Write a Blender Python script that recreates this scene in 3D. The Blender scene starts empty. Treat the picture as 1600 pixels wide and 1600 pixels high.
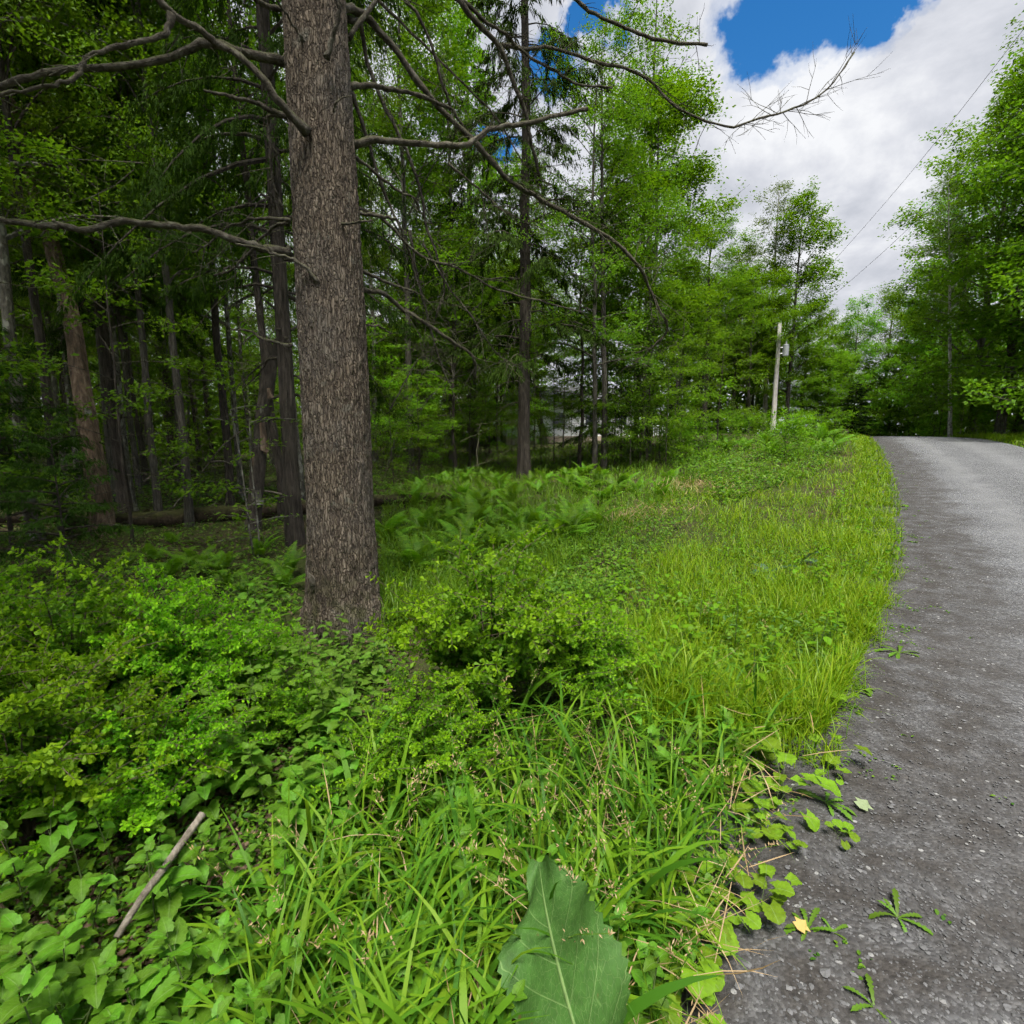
import bpy, math, random
import numpy as np
from mathutils import Vector, Matrix

# ------------------------------------------------------------------ camera, sky, sun, exposure
S = bpy.context.scene
COL = S.collection
PITCH = math.radians(8.7)
CAMZ = 1.6
cam_d = bpy.data.cameras.new('camera'); cam = bpy.data.objects.new('camera', cam_d); COL.objects.link(cam)
cam.location = (0, 0, CAMZ); cam.rotation_euler = (math.radians(90) - PITCH, 0, 0)
cam_d.sensor_width = 36; cam_d.lens = 18; cam_d.clip_start = 0.05; cam_d.clip_end = 6000
S.camera = cam

SUN_ELEV, SUN_AZ = math.radians(66), math.radians(178)      # azimuth clockwise from +Y (the view direction)
world = bpy.data.worlds.new('World'); S.world = world; world.use_nodes = True
wn = world.node_tree; wn.nodes.clear()
def N(nt, t, **kw):
    n = nt.nodes.new(t)
    for k, v in kw.items(): setattr(n, k, v)
    return n
def setin(n, **kw):
    for k, v in kw.items(): n.inputs[k.replace('_', ' ')].default_value = v
def M(nt, op, a, b=None, c=None, clamp=False):
    n = N(nt, 'ShaderNodeMath', operation=op, use_clamp=clamp)
    for i, x in enumerate((a, b, c)):
        if x is None: continue
        if isinstance(x, (int, float)): n.inputs[i].default_value = x
        else: nt.links.new(x, n.inputs[i])
    return n.outputs[0]
def VM(nt, op, a, b=None):
    n = N(nt, 'ShaderNodeVectorMath', operation=op)
    for i, x in enumerate((a, b)):
        if x is None: continue
        if isinstance(x, (tuple, list)): n.inputs[i].default_value = x
        elif isinstance(x, (int, float)): n.inputs[3].default_value = x
        else: nt.links.new(x, n.inputs[i])
    return n
def MIXC(nt, f, a, b, mode='MIX'):
    n = N(nt, 'ShaderNodeMix', data_type='RGBA', blend_type=mode)
    for i, x in ((0, f), (6, a), (7, b)):
        if isinstance(x, (int, float)): n.inputs[i].default_value = x
        elif isinstance(x, (tuple, list)): n.inputs[i].default_value = (*x[:3], 1)
        else: nt.links.new(x, n.inputs[i])
    return n.outputs[2]
def RAMP(nt, f, stops, interp='LINEAR'):
    n = N(nt, 'ShaderNodeValToRGB'); cr = n.color_ramp; cr.interpolation = interp
    while len(cr.elements) < len(stops): cr.elements.new(0.5)
    for e, (p, c) in zip(cr.elements, stops):
        e.position = p; e.color = (c, c, c, 1) if isinstance(c, (int, float)) else (*c, 1)
    nt.links.new(f, n.inputs[0]); return n.outputs[0]
def NOISE(nt, vec, scale, detail=4, rough=0.55, dist=0.0, dim='3D'):
    n = N(nt, 'ShaderNodeTexNoise'); n.noise_dimensions = dim
    setin(n, Scale=scale, Detail=detail, Roughness=rough, Distortion=dist)
    if vec is not None: nt.links.new(vec, n.inputs['Vector'])
    return n.outputs[0]

sky = N(wn, 'ShaderNodeTexSky', sky_type='NISHITA'); sky.sun_disc = False
sky.sun_elevation = SUN_ELEV; sky.sun_rotation = SUN_AZ
sky.air_density = 1.0; sky.dust_density = 0.3; sky.ozone_density = 3.0
hsv = N(wn, 'ShaderNodeHueSaturation'); setin(hsv, Saturation=1.36, Value=1.35)
wn.links.new(sky.outputs[0], hsv.inputs['Color'])
tc = N(wn, 'ShaderNodeTexCoord'); gen = tc.outputs['Generated']
sx = N(wn, 'ShaderNodeSeparateXYZ'); wn.links.new(gen, sx.inputs[0])
zc = M(wn, 'ADD', M(wn, 'MAXIMUM', sx.outputs[2], 0.0), 0.28)
cx = N(wn, 'ShaderNodeCombineXYZ')
wn.links.new(M(wn, 'DIVIDE', sx.outputs[0], zc), cx.inputs[0]); wn.links.new(M(wn, 'DIVIDE', sx.outputs[1], zc), cx.inputs[1])
cl = cx.outputs[0]
cn = NOISE(wn, cl, 1.9, 9, 0.58, 0.35)                    # cloud cover
cshade = NOISE(wn, VM(wn, 'ADD', cl, (3.1, 1.7, 0)).outputs[0], 1.3, 6, 0.55, 0.3)
ctop = NOISE(wn, VM(wn, 'ADD', cl, (0.06, -0.1, 0)).outputs[0], 1.9, 9, 0.58, 0.35)
def pixdir(px, py):
    r, d = (px - 800) / 800, (py - 800) / 800
    F = np.array([0, math.cos(PITCH), -math.sin(PITCH)]); U = np.array([0, math.sin(PITCH), math.cos(PITCH)])
    v = F + r * np.array([1, 0, 0]) - d * U
    return v / np.linalg.norm(v)
gnz = N(wn, 'ShaderNodeTexNoise'); setin(gnz, Scale=6.0, Detail=6.0, Roughness=.6); wn.links.new(gen, gnz.inputs['Vector'])
gwarp = VM(wn, 'ADD', gen, VM(wn, 'SCALE', VM(wn, 'SUBTRACT', gnz.outputs['Color'], (.5, .5, .5)).outputs[0], .28).outputs[0]).outputs[0]
gap = None      # breaks in the cloud deck, spread round the whole sky
gaps = [(pixdir(1275, -35), 0.085), (pixdir(1250, 25), 0.045), (pixdir(1350, -25), 0.05), (pixdir(885, 80), 0.045), (pixdir(950, -30), 0.04),
        (pixdir(760, 230), 0.03), (pixdir(200, -260), 0.10),
        (np.array([-.7, .2, .68]), .14), (np.array([-.5, -.6, .6]), .15), (np.array([.3, -.8, .5]), .14),
        (np.array([.85, -.1, .5]), .12), (np.array([-.85, -.3, .4]), .11), (np.array([.1, .15, .98]), .1)]
for v, w in gaps:
    v = v / np.linalg.norm(v)
    dist = VM(wn, 'DISTANCE', gwarp, tuple(v)).outputs['Value']
    g = M(wn, 'SUBTRACT', 1.0, M(wn, 'DIVIDE', dist, w * 1.9), clamp=True)
    gap = g if gap is None else M(wn, 'MAXIMUM', gap, g)
cov = M(wn, 'SUBTRACT', M(wn, 'ADD', M(wn, 'MULTIPLY', cn, 1.5), 0.10), M(wn, 'MULTIPLY', gap, 1.15))
cov = RAMP(wn, cov, [(0.24, 0.0), (0.42, 0.75), (0.56, 1.0)], 'EASE')
shade = M(wn, 'ADD', M(wn, 'MULTIPLY', cshade, 0.75), M(wn, 'MULTIPLY', M(wn, 'SUBTRACT', cn, ctop), 1.6))
ccol = RAMP(wn, shade, [(0.22, (4.6, 4.8, 5.3)), (0.38, (5.7, 5.85, 6.3)), (0.55, (7.3, 7.4, 7.6))])
bgc = MIXC(wn, cov, hsv.outputs[0], ccol)
bg = N(wn, 'ShaderNodeBackground'); setin(bg, Strength=0.061); wn.links.new(bgc, bg.inputs[0])
wo = N(wn, 'ShaderNodeOutputWorld'); wn.links.new(bg.outputs[0], wo.inputs[0])

sun_d = bpy.data.lights.new('sun', 'SUN'); sun_d.energy = 4.2; sun_d.angle = math.radians(22); sun_d.color = (1, 0.96, 0.88)
sun = bpy.data.objects.new('sun', sun_d); COL.objects.link(sun)
sv = Vector((math.sin(SUN_AZ) * math.cos(SUN_ELEV), math.cos(SUN_AZ) * math.cos(SUN_ELEV), math.sin(SUN_ELEV)))
sun.rotation_euler = (-sv).to_track_quat('-Z', 'Y').to_euler()
sun.location = sv * 50

S.view_settings.view_transform = 'Standard'; S.view_settings.look = 'None'
S.view_settings.exposure = 1.08; S.view_settings.gamma = 1; S.view_settings.use_curve_mapping = False
S.render.engine = 'CYCLES'
cy = S.cycles
cy.max_bounces = 5; cy.diffuse_bounces = 3; cy.glossy_bounces = 1; cy.transmission_bounces = 3; cy.transparent_max_bounces = 4
cy.use_adaptive_sampling = True; cy.adaptive_threshold = 0.035; cy.adaptive_min_samples = 12
cy.caustics_reflective = False; cy.caustics_refractive = False
cy.use_denoising = True; cy.denoiser = 'OPENIMAGEDENOISE'; cy.denoising_input_passes = 'RGB_ALBEDO_NORMAL'; cy.denoising_prefilter = 'FAST'

# ------------------------------------------------------------------ geometry helpers
rng = np.random.default_rng(7); random.seed(7)
F_ = np.array([0, math.cos(PITCH), -math.sin(PITCH)]); U_ = np.array([0, math.sin(PITCH), math.cos(PITCH)]); R_ = np.array([1., 0, 0])
CAM = np.array([0, 0, CAMZ])
def at(px, py, depth):
    """world point seen at pixel (px, py) of the 1600 px photograph at that depth along the optical axis"""
    return CAM + depth * (F_ + (px - 800) / 800 * R_ - (py - 800) / 800 * U_)
AZ = np.array([-180, -60, -25, -5, 4, 9, 15, 22, 28, 34, 60, 90, 180.])
AH = np.array([0, -0.1, 0.0, 0.45, 0.75, 0.95, 1.40, 1.60, 1.50, 1.42, 1.40, 0.8, 0])
def smooth(t): t = np.clip(t, 0, 1); return t * t * (3 - 2 * t)
def height(x, y):
    az = np.degrees(np.arctan2(x, y)); r = np.hypot(x, y)
    h = np.interp(az, AZ, AH) * smooth((r - 3.5) / 30)
    drop = smooth((az - 27) / 4) * smooth((120 - az) / 20)
    return h - 4.0 * smooth((r - 35) / 45) * drop
TG = np.concatenate([np.geomspace(0.7, 90, 170)])
def ground_at(px, py):
    """ground points under photo pixels (arrays); rays that miss end at 90 m"""
    px = np.atleast_1d(np.asarray(px, float)); py = np.atleast_1d(np.asarray(py, float))
    out = np.zeros((len(px), 3))
    for i in range(0, len(px), 4000):
        a = px[i:i+4000, None]; b = py[i:i+4000, None]
        dr = F_[None] + (a - 800) / 800 * R_[None] - (b - 800) / 800 * U_[None]
        P = CAM + TG[None, :, None] * dr[:, None, :]
        below = P[..., 2] <= height(P[..., 0], P[..., 1])
        k = np.where(below.any(1), below.argmax(1), len(TG) - 1); k = np.maximum(k, 1)
        t0, t1 = TG[k - 1].copy(), TG[k].copy()
        for _ in range(18):
            tm = (t0 + t1) / 2; Q = CAM + tm[:, None] * dr
            bl = Q[:, 2] <= height(Q[:, 0], Q[:, 1])
            t1 = np.where(bl, tm, t1); t0 = np.where(bl, t0, tm)
        out[i:i+4000] = CAM + t1[:, None] * dr
    return out
def unit(v): return v / np.maximum(np.linalg.norm(v, axis=-1, keepdims=True), 1e-9)
def hash3(ix, iy, iz, seed):
    n = (ix * 374761393 + iy * 668265263 + iz * 2147483647 + seed * 1274126177) & 0xffffffff
    n = ((n ^ (n >> 13)) * 1274126177) & 0xffffffff
    return ((n ^ (n >> 16)) & 0xffff) / 65535.0
def vnoise(p, seed=0):
    p = np.asarray(p, float); i = np.floor(p).astype(np.int64); f = p - i; f = f * f * (3 - 2 * f)
    r = 0
    for dx in (0, 1):
        for dy in (0, 1):
            for dz in (0, 1):
                w = (f[..., 0] if dx else 1 - f[..., 0]) * (f[..., 1] if dy else 1 - f[..., 1]) * (f[..., 2] if dz else 1 - f[..., 2])
                r = r + w * hash3(i[..., 0] + dx, i[..., 1] + dy, i[..., 2] + dz, seed)
    return r
def fbm(p, seed=0, oct=4):
    r = 0; a = 0.5; q = np.asarray(p, float)
    for k in range(oct): r = r + a * vnoise(q, seed + k); q = q * 2.03; a *= 0.5
    return r

class MB:
    """collects vertices and faces, builds ONE mesh"""
    def __init__(s): s.v = []; s.n = 0; s.f = []; s.t = []; s.m = []; s.uv = []
    def add(s, v, f, t=None, mi=0, uv=None):
        v = np.asarray(v, float).reshape(-1, 3); s.v.append(v)
        fl = f if isinstance(f, list) and len(f) and isinstance(f[0], np.ndarray) and f[0].ndim == 2 else [np.asarray(f)]
        for g in fl:
            s.f.append(g + s.n); s.m.append(np.full(len(g), mi))
        s.t.append(np.zeros(len(v)) if t is None else np.asarray(t, float).ravel())
        s.uv.append(np.zeros((len(v), 2)) if uv is None else np.asarray(uv, float))
        s.n += len(v); return s
    def mesh(s, name, mats, smoothed=False):
        me = bpy.data.meshes.new(name)
        V = np.concatenate(s.v); me.vertices.add(len(V)); me.vertices.foreach_set('co', V.ravel())
        idx = np.concatenate([g.ravel() for g in s.f]); tot = np.concatenate([np.full(len(g), g.shape[1]) for g in s.f])
        me.loops.add(len(idx)); me.loops.foreach_set('vertex_index', idx.astype(np.int32))
        me.polygons.add(len(tot)); st = np.concatenate([[0], np.cumsum(tot)[:-1]])
        me.polygons.foreach_set('loop_start', st.astype(np.int32)); me.polygons.foreach_set('loop_total', tot.astype(np.int32))
        me.polygons.foreach_set('material_index', np.concatenate(s.m).astype(np.int32))
        me.polygons.foreach_set('use_smooth', np.full(len(tot), smoothed))
        a = me.attributes.new('t', 'FLOAT', 'POINT'); a.data.foreach_set('value', np.concatenate(s.t).astype(np.float32))
        u = me.uv_layers.new(name='UVMap'); u.data.foreach_set('uv', np.concatenate(s.uv)[idx].astype(np.float32).ravel())
        for m in (mats if isinstance(mats, (list, tuple)) else [mats]): me.materials.append(m)
        me.update(calc_edges=True); return me
def obj(name, me, parent=None, loc=None, rot=None, scale=None):
    o = bpy.data.objects.new(name, me); COL.objects.link(o)
    if parent is not None: o.parent = parent
    if loc is not None: o.location = loc
    if rot is not None: o.rotation_euler = rot
    if scale is not None: o.scale = scale if isinstance(scale, (tuple, list)) else (scale,) * 3
    return o
def tag(o, label=None, cat=None, group=None, kind=None):
    if label: o['label'] = label
    if cat: o['category'] = cat
    if group: o['group'] = group
    if kind: o['kind'] = kind
    return o
def empty(name, loc, rz=0, scale=None):
    o = obj(name, None, None, tuple(loc), (0, 0, rz), scale); o.empty_display_size = 0.2; return o

def tube(mb, pts, rad, k=6, mi=0, cap=True, wob=0.0, seed=0):
    pts = np.asarray(pts, float); rad = np.broadcast_to(np.asarray(rad, float), (len(pts),)); n = len(pts)
    tan = unit(np.gradient(pts, axis=0))
    ref = np.array([0, 0, 1.]) if abs(tan[0, 2]) < 0.9 else np.array([1., 0, 0])
    a = unit(np.cross(tan, ref)); b = unit(np.cross(tan, a))
    th = np.arange(k) / k * 2 * np.pi
    ring = np.cos(th)[None, :, None] * a[:, None] + np.sin(th)[None, :, None] * b[:, None]
    rr = np.repeat(rad[:, None], k, 1)
    if wob: rr = rr * (1 + wob * (np.random.default_rng(seed).random((n, k)) - 0.5))
    V = pts[:, None] + ring * rr[..., None]
    i = np.arange(n - 1)[:, None] * k; j = np.arange(k)[None]; j2 = (j + 1) % k
    q = np.stack([i + j, i + j2, i + k + j2, i + k + j], -1).reshape(-1, 4)
    fs = [q]
    if cap: fs += [np.arange(k)[None][:, ::-1], (np.arange(k) + (n - 1) * k)[None]]
    mb.add(V, fs, np.repeat(np.linspace(0, 1, n), k), mi); return mb
def smooth_path(pts, n):
    pts = np.asarray(pts, float)
    P = np.vstack([2 * pts[0] - pts[1], pts, 2 * pts[-1] - pts[-2]]); m = len(pts) - 1
    u = np.linspace(0, m, n); i = np.minimum(u.astype(int), m - 1); f = (u - i)[:, None]
    a, b, c, d = P[i], P[i + 1], P[i + 2], P[i + 3]
    return 0.5 * ((2 * b) + (-a + c) * f + (2 * a - 5 * b + 4 * c - d) * f ** 2 + (-a + 3 * b - 3 * c + d) * f ** 3)

# leaf templates: (u along, v across, lift) and faces
T_DIAMOND = (np.array([[0, 0, 0], [.45, .5, .10], [1, 0, 0], [.45, -.5, .10]]), [np.array([[0, 1, 2], [0, 2, 3]])])
T_OVAL = (np.array([[0, 0, 0], [.22, .40, .09], [.58, .46, .10], [1, 0, -.04], [.58, -.46, .10], [.22, -.40, .09]]), [np.array([[0, 1, 2, 3], [0, 3, 4, 5]])])
T_OBOV = (np.array([[0, 0, 0], [.45, .26, .05], [.82, .46, .06], [1, .16, 0], [1, -.16, 0], [.82, -.46, .06], [.45, -.26, .05]]), [np.array([[0, 1, 2, 3, 4, 5, 6]])])
T_MAPLE = (np.array([[0, 0, 0], [.12, .42, .05], [.38, .30, .04], [.58, .55, .0], [.68, .22, .03], [1, 0, -.06], [.68, -.22, .03], [.58, -.55, .0], [.38, -.30, .04], [.12, -.42, .05]]),
           [np.array([[0, 1, 2, 4, 5], ]), np.array([[0, 5, 6, 8, 9]]), np.array([[2, 3, 4], [6, 7, 8]])])
T_NEEDLE = (np.array([[0, 0, 0], [.3, .5, .0], [1, 0, -.1], [.3, -.5, .0]]), [np.array([[0, 1, 2, 3]])])
def leaves(mb, P, D, Nn, L, W, tmpl=T_DIAMOND, droop=0.15, t=None, mi=0):
    P = np.asarray(P, float); n = len(P)
    if n == 0: return mb
    D = unit(np.asarray(D, float)); sd = unit(np.cross(D, Nn)); nn = np.cross(sd, D)
    L = np.broadcast_to(L, (n,)); W = np.broadcast_to(W, (n,))
    tv, tf = tmpl; k = len(tv)
    u, v, h = tv[:, 0][None, :, None], tv[:, 1][None, :, None], tv[:, 2][None, :, None]
    V = P[:, None] + u * L[:, None, None] * D[:, None] + v * W[:, None, None] * sd[:, None] + h * W[:, None, None] * nn[:, None]
    V[..., 2] -= droop * (tv[:, 0] ** 2)[None] * L[:, None]
    off = (np.arange(n) * k)[:, None, None]
    fs = [(g[None] + off).reshape(-1, g.shape[1]) for g in tf]
    mb.add(V.reshape(-1, 3), fs, np.repeat(np.zeros(n) if t is None else t, k), mi,
           np.tile(np.stack([tv[:, 1] + .5, tv[:, 0]], 1), (n, 1)))
    return mb
def rand_dirs(n, r, zspread=0.5):
    a = r.random(n) * 2 * np.pi
    return np.stack([np.cos(a), np.sin(a), r.normal(0, zspread, n)], 1)
def rand_norm(n, r, tilt=0.45):
    return unit(np.stack([r.normal(0, tilt, n), r.normal(0, tilt, n), np.ones(n)], 1))
def blades(mb, P, L, W, th0, bend, seg=4, r=rng, mi=0, az=None):
    """arching grass blades: base points, length, width, start lean, total bend"""
    n = len(P); L = np.broadcast_to(L, (n,)); W = np.broadcast_to(W, (n,)); th0 = np.broadcast_to(th0, (n,)); bend = np.broadcast_to(bend, (n,))
    a = r.random(n) * 2 * np.pi if az is None else az
    s = np.linspace(0, 1, seg + 1)
    th = th0[:, None] + bend[:, None] * s[None] ** 1.4
    st = L[:, None] / seg
    out = np.concatenate([np.zeros((n, 1)), np.cumsum(np.sin(th[:, 1:]) * st, 1)], 1); up = np.concatenate([np.zeros((n, 1)), np.cumsum(np.cos(th[:, 1:]) * st, 1)], 1)
    d = np.stack([np.cos(a), np.sin(a)], 1)
    C = np.stack([P[:, 0:1] + d[:, 0:1] * out, P[:, 1:2] + d[:, 1:2] * out, P[:, 2:3] + up], -1)
    tw = a + np.pi / 2 + r.normal(0, .5, n)
    sd = np.stack([np.cos(tw), np.sin(tw), np.zeros(n)], 1)
    w = W[:, None] * 0.5 * np.clip((0.55 + 1.6 * s) * (1 - s ** 2.2), 0.03, 1)[None]
    V = np.stack([C - sd[:, None] * w[..., None], C + sd[:, None] * w[..., None]], 2)
    b = (np.arange(n) * (seg + 1) * 2)[:, None]; i = np.arange(seg)[None] * 2
    q = np.stack([b + i, b + i + 1, b + i + 3, b + i + 2], -1).reshape(-1, 4)
    uv = np.stack([np.tile([0, 1], n * (seg + 1)), np.tile(np.repeat(s, 2), n)], 1)
    mb.add(V.reshape(-1, 3), [q], np.tile(np.repeat(s, 2), n), mi, uv); return mb

# ------------------------------------------------------------------ materials
def newmat(name):
    m = bpy.data.materials.new(name); m.use_nodes = True; nt = m.node_tree; nt.nodes.clear()
    out = N(nt, 'ShaderNodeOutputMaterial'); return m, nt, out
def leafmat(name, cols, transl=0.35, rough=0.5, tip=None, spec=0.25, veins=0.0, vn=9, vw=1.0, objvar=0.25, net=False):
    """foliage: colour varies from leaf to leaf and plant to plant, light passes through"""
    m, nt, out = newmat(name)
    g = N(nt, 'ShaderNodeNewGeometry'); oi = N(nt, 'ShaderNodeObjectInfo')
    c = RAMP(nt, g.outputs['Random Per Island'], [(i / (len(cols) - 1), col) for i, col in enumerate(cols)])
    if tip is not None:
        at_ = N(nt, 'ShaderNodeAttribute', attribute_name='t')
        c = MIXC(nt, at_.outputs['Fac'], c, tip)
    if objvar:
        h = N(nt, 'ShaderNodeHueSaturation'); nt.links.new(c, h.inputs['Color'])
        nt.links.new(M(nt, 'ADD', M(nt, 'MULTIPLY', oi.outputs['Random'], 0.022), 0.49), h.inputs['Hue'])
        nt.links.new(M(nt, 'ADD', M(nt, 'MULTIPLY', oi.outputs['Random'], objvar * 2), 1 - objvar), h.inputs['Value'])
        c = h.outputs[0]
    if veins:
        uv = N(nt, 'ShaderNodeUVMap'); su = N(nt, 'ShaderNodeSeparateXYZ'); nt.links.new(uv.outputs[0], su.inputs[0])
        a = M(nt, 'ABSOLUTE', M(nt, 'SUBTRACT', su.outputs[0], 0.5))
        fr = M(nt, 'FRACT', M(nt, 'MULTIPLY', M(nt, 'SUBTRACT', su.outputs[1], M(nt, 'MULTIPLY', a, 0.75)), vn))
        side = RAMP(nt, fr, [(0.0, 0.55), (0.05 * vw, 0.55), (0.12 * vw, 0.0), (1.0, 0.0)])
        mid = RAMP(nt, a, [(0.0, 1.0), (0.014 * vw, 1.0), (0.035 * vw, 0.0)])
        vv = M(nt, 'MAXIMUM', side, mid)
        if net:                     # fine net of veinlets and a few brown blemishes
            vt = N(nt, 'ShaderNodeTexVoronoi'); vt.feature = 'DISTANCE_TO_EDGE'; setin(vt, Scale=30.0); nt.links.new(uv.outputs[0], vt.inputs['Vector'])
            vv = M(nt, 'MAXIMUM', vv, RAMP(nt, vt.outputs['Distance'], [(0, .30), (.05, 0)]))
            c = MIXC(nt, RAMP(nt, NOISE(nt, uv.outputs[0], 9, 5, .6), [(.66, 0), (.70, .9)]), c, (.13, .09, .03))
            c = MIXC(nt, 1.0, c, RAMP(nt, NOISE(nt, uv.outputs[0], 3, 4), [(.3, .72), (.7, 1.2)]), 'MULTIPLY')
        vc = MIXC(nt, 0.6, c, (0.30, 0.42, 0.16))
        c = MIXC(nt, M(nt, 'MULTIPLY', vv, veins), c, vc)
    if veins:
        geo_t = N(nt, 'ShaderNodeTexCoord'); blot = NOISE(nt, geo_t.outputs['Object'], 40, 2)
        c = MIXC(nt, 1.0, c, RAMP(nt, blot, [(0.3, 0.82), (0.7, 1.12)]), 'MULTIPLY')
    p = N(nt, 'ShaderNodeBsdfPrincipled'); setin(p, Roughness=rough); p.inputs['Specular IOR Level'].default_value = spec
    nt.links.new(c, p.inputs['Base Color'])
    tr = N(nt, 'ShaderNodeBsdfTranslucent')
    tcol = MIXC(nt, 1.0, c, (1.25, 1.25, 0.6), 'MULTIPLY'); nt.links.new(tcol, tr.inputs['Color'])
    mx = N(nt, 'ShaderNodeMixShader'); mx.inputs[0].default_value = transl
    nt.links.new(p.outputs[0], mx.inputs[1]); nt.links.new(tr.outputs[0], mx.inputs[2]); nt.links.new(mx.outputs[0], out.inputs[0])
    if veins:
        bp = N(nt, 'ShaderNodeBump'); setin(bp, Strength=0.5, Distance=0.004); nt.links.new(M(nt, 'SUBTRACT', 1.0, vv), bp.inputs['Height']); nt.links.new(bp.outputs[0], p.inputs['Normal'])
    return m
def barkmat(name, c0, c1, c2, scale=1.0, moss=0.0, stretch=0.22, bump=0.5, spots=None):
    m, nt, out = newmat(name); tcn = N(nt, 'ShaderNodeTexCoord'); mp = N(nt, 'ShaderNodeMapping')
    mp.inputs['Scale'].default_value = (1, 1, stretch); nt.links.new(tcn.outputs['Object'], mp.inputs[0])
    warp = NOISE(nt, mp.outputs[0], 6 * scale, 3)
    vadd = VM(nt, 'ADD', mp.outputs[0], VM(nt, 'SCALE', N(nt, 'ShaderNodeTexNoise').outputs['Color'], 0.0).outputs[0])
    n1 = NOISE(nt, mp.outputs[0], 22 * scale, 6, 0.65, 0.6); n2 = NOISE(nt, tcn.outputs['Object'], 2.3, 4); n3 = NOISE(nt, mp.outputs[0], 80 * scale, 3)
    c = RAMP(nt, n1, [(0.32, c0), (0.5, c1), (0.68, c2)])
    c = MIXC(nt, 1.0, c, RAMP(nt, n2, [(0.3, 0.7), (0.7, 1.2)]), 'MULTIPLY')
    if spots: c = MIXC(nt, RAMP(nt, NOISE(nt, tcn.outputs['Object'], 5, 4), [(0.52, 0), (0.62, 0.8)]), c, spots)
    if moss:
        at_ = N(nt, 'ShaderNodeNewGeometry'); sp = N(nt, 'ShaderNodeSeparateXYZ'); nt.links.new(at_.outputs['Normal'], sp.inputs[0])
        f = M(nt, 'MULTIPLY', RAMP(nt, M(nt, 'ADD', M(nt, 'MULTIPLY', sp.outputs[2], 0.5), NOISE(nt, tcn.outputs['Object'], 7, 5)), [(0.6, 0), (0.95, 1)]), moss)
        c = MIXC(nt, f, c, (0.07, 0.085, 0.02))
    p = N(nt, 'ShaderNodeBsdfPrincipled'); setin(p, Roughness=0.9); p.inputs['Specular IOR Level'].default_value = 0.15; nt.links.new(c, p.inputs['Base Color'])
    bp = N(nt, 'ShaderNodeBump'); setin(bp, Strength=bump, Distance=0.02); nt.links.new(M(nt, 'ADD', n1, M(nt, 'MULTIPLY', n3, 0.4)), bp.inputs['Height']); nt.links.new(bp.outputs[0], p.inputs['Normal'])
    nt.links.new(p.outputs[0], out.inputs[0]); return m
def plain(name, col, rough=0.7, var=0.2, scale=8, metal=0.0, bump=0.0, spec=0.3):
    m, nt, out = newmat(name); tcn = N(nt, 'ShaderNodeTexCoord'); n1 = NOISE(nt, tcn.outputs['Object'], scale, 5)
    c = MIXC(nt, 1.0, col, RAMP(nt, n1, [(0.25, 1 - var), (0.75, 1 + var)]), 'MULTIPLY')
    p = N(nt, 'ShaderNodeBsdfPrincipled'); setin(p, Roughness=rough, Metallic=metal); p.inputs['Specular IOR Level'].default_value = spec; nt.links.new(c, p.inputs['Base Color'])
    if bump:
        bp = N(nt, 'ShaderNodeBump'); setin(bp, Strength=bump, Distance=0.02); nt.links.new(n1, bp.inputs['Height']); nt.links.new(bp.outputs[0], p.inputs['Normal'])
    nt.links.new(p.outputs[0], out.inputs[0]); return m

MAT = {}
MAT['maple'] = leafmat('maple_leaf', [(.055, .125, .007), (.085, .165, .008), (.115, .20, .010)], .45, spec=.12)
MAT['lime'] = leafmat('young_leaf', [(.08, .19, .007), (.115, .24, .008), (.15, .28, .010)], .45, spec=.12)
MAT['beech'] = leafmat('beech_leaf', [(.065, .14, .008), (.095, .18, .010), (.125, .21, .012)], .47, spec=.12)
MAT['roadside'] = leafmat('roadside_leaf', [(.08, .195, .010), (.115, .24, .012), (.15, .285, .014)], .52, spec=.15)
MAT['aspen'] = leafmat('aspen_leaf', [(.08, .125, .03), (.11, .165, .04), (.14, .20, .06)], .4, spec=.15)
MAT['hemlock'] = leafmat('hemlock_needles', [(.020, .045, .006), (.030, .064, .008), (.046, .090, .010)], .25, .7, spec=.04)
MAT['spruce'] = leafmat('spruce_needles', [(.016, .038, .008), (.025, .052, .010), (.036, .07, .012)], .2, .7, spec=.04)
MAT['barberry'] = leafmat('barberry_leaf', [(.065, .20, .010), (.10, .255, .011), (.14, .31, .013)], .52, .5, tip=(.27, .48, .010), spec=.15)
MAT['heart'] = leafmat('heart_leaf', [(.065, .180, .010), (.095, .225, .012), (.14, .27, .014)], .38, .55, veins=.5, vn=7)
MAT['bramble'] = leafmat('bramble_leaf', [(.070, .170, .014), (.10, .205, .016), (.125, .23, .018)], .38, .5, veins=.5, vn=8)
MAT['colts'] = leafmat('coltsfoot_leaf', [(.115, .225, .011), (.145, .255, .013), (.18, .28, .015)], .38, .55, veins=.6, vn=5, spec=.12)
MAT['burdock'] = leafmat('burdock_leaf', [(.055, .14, .026), (.06, .15, .028)], .25, .6, veins=1.0, vn=5.5, vw=.45, objvar=.05, net=True)
MAT['darkweed'] = leafmat('dark_weed_leaf', [(.03, .075, .035), (.04, .09, .04)], .15, .35, veins=.5, vn=6, objvar=.1, spec=.5)
MAT['dandelion'] = leafmat('rosette_leaf', [(.075, .16, .012), (.10, .195, .014)], .3, .5)
MAT['fern'] = leafmat('fern_frond', [(.06, .165, .007), (.095, .215, .008), (.13, .25, .010)], .4, .55)
MAT['grass'] = leafmat('grass_blade', [(.065, .16, .008), (.095, .195, .009), (.125, .23, .010), (.16, .265, .014)], .4, .4, objvar=0)
MAT['wide'] = leafmat('wide_blade', [(.04, .125, .010), (.06, .165, .010), (.09, .205, .010), (.12, .24, .011), (.15, .26, .014)], .38, .5, objvar=0, spec=.15)
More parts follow.
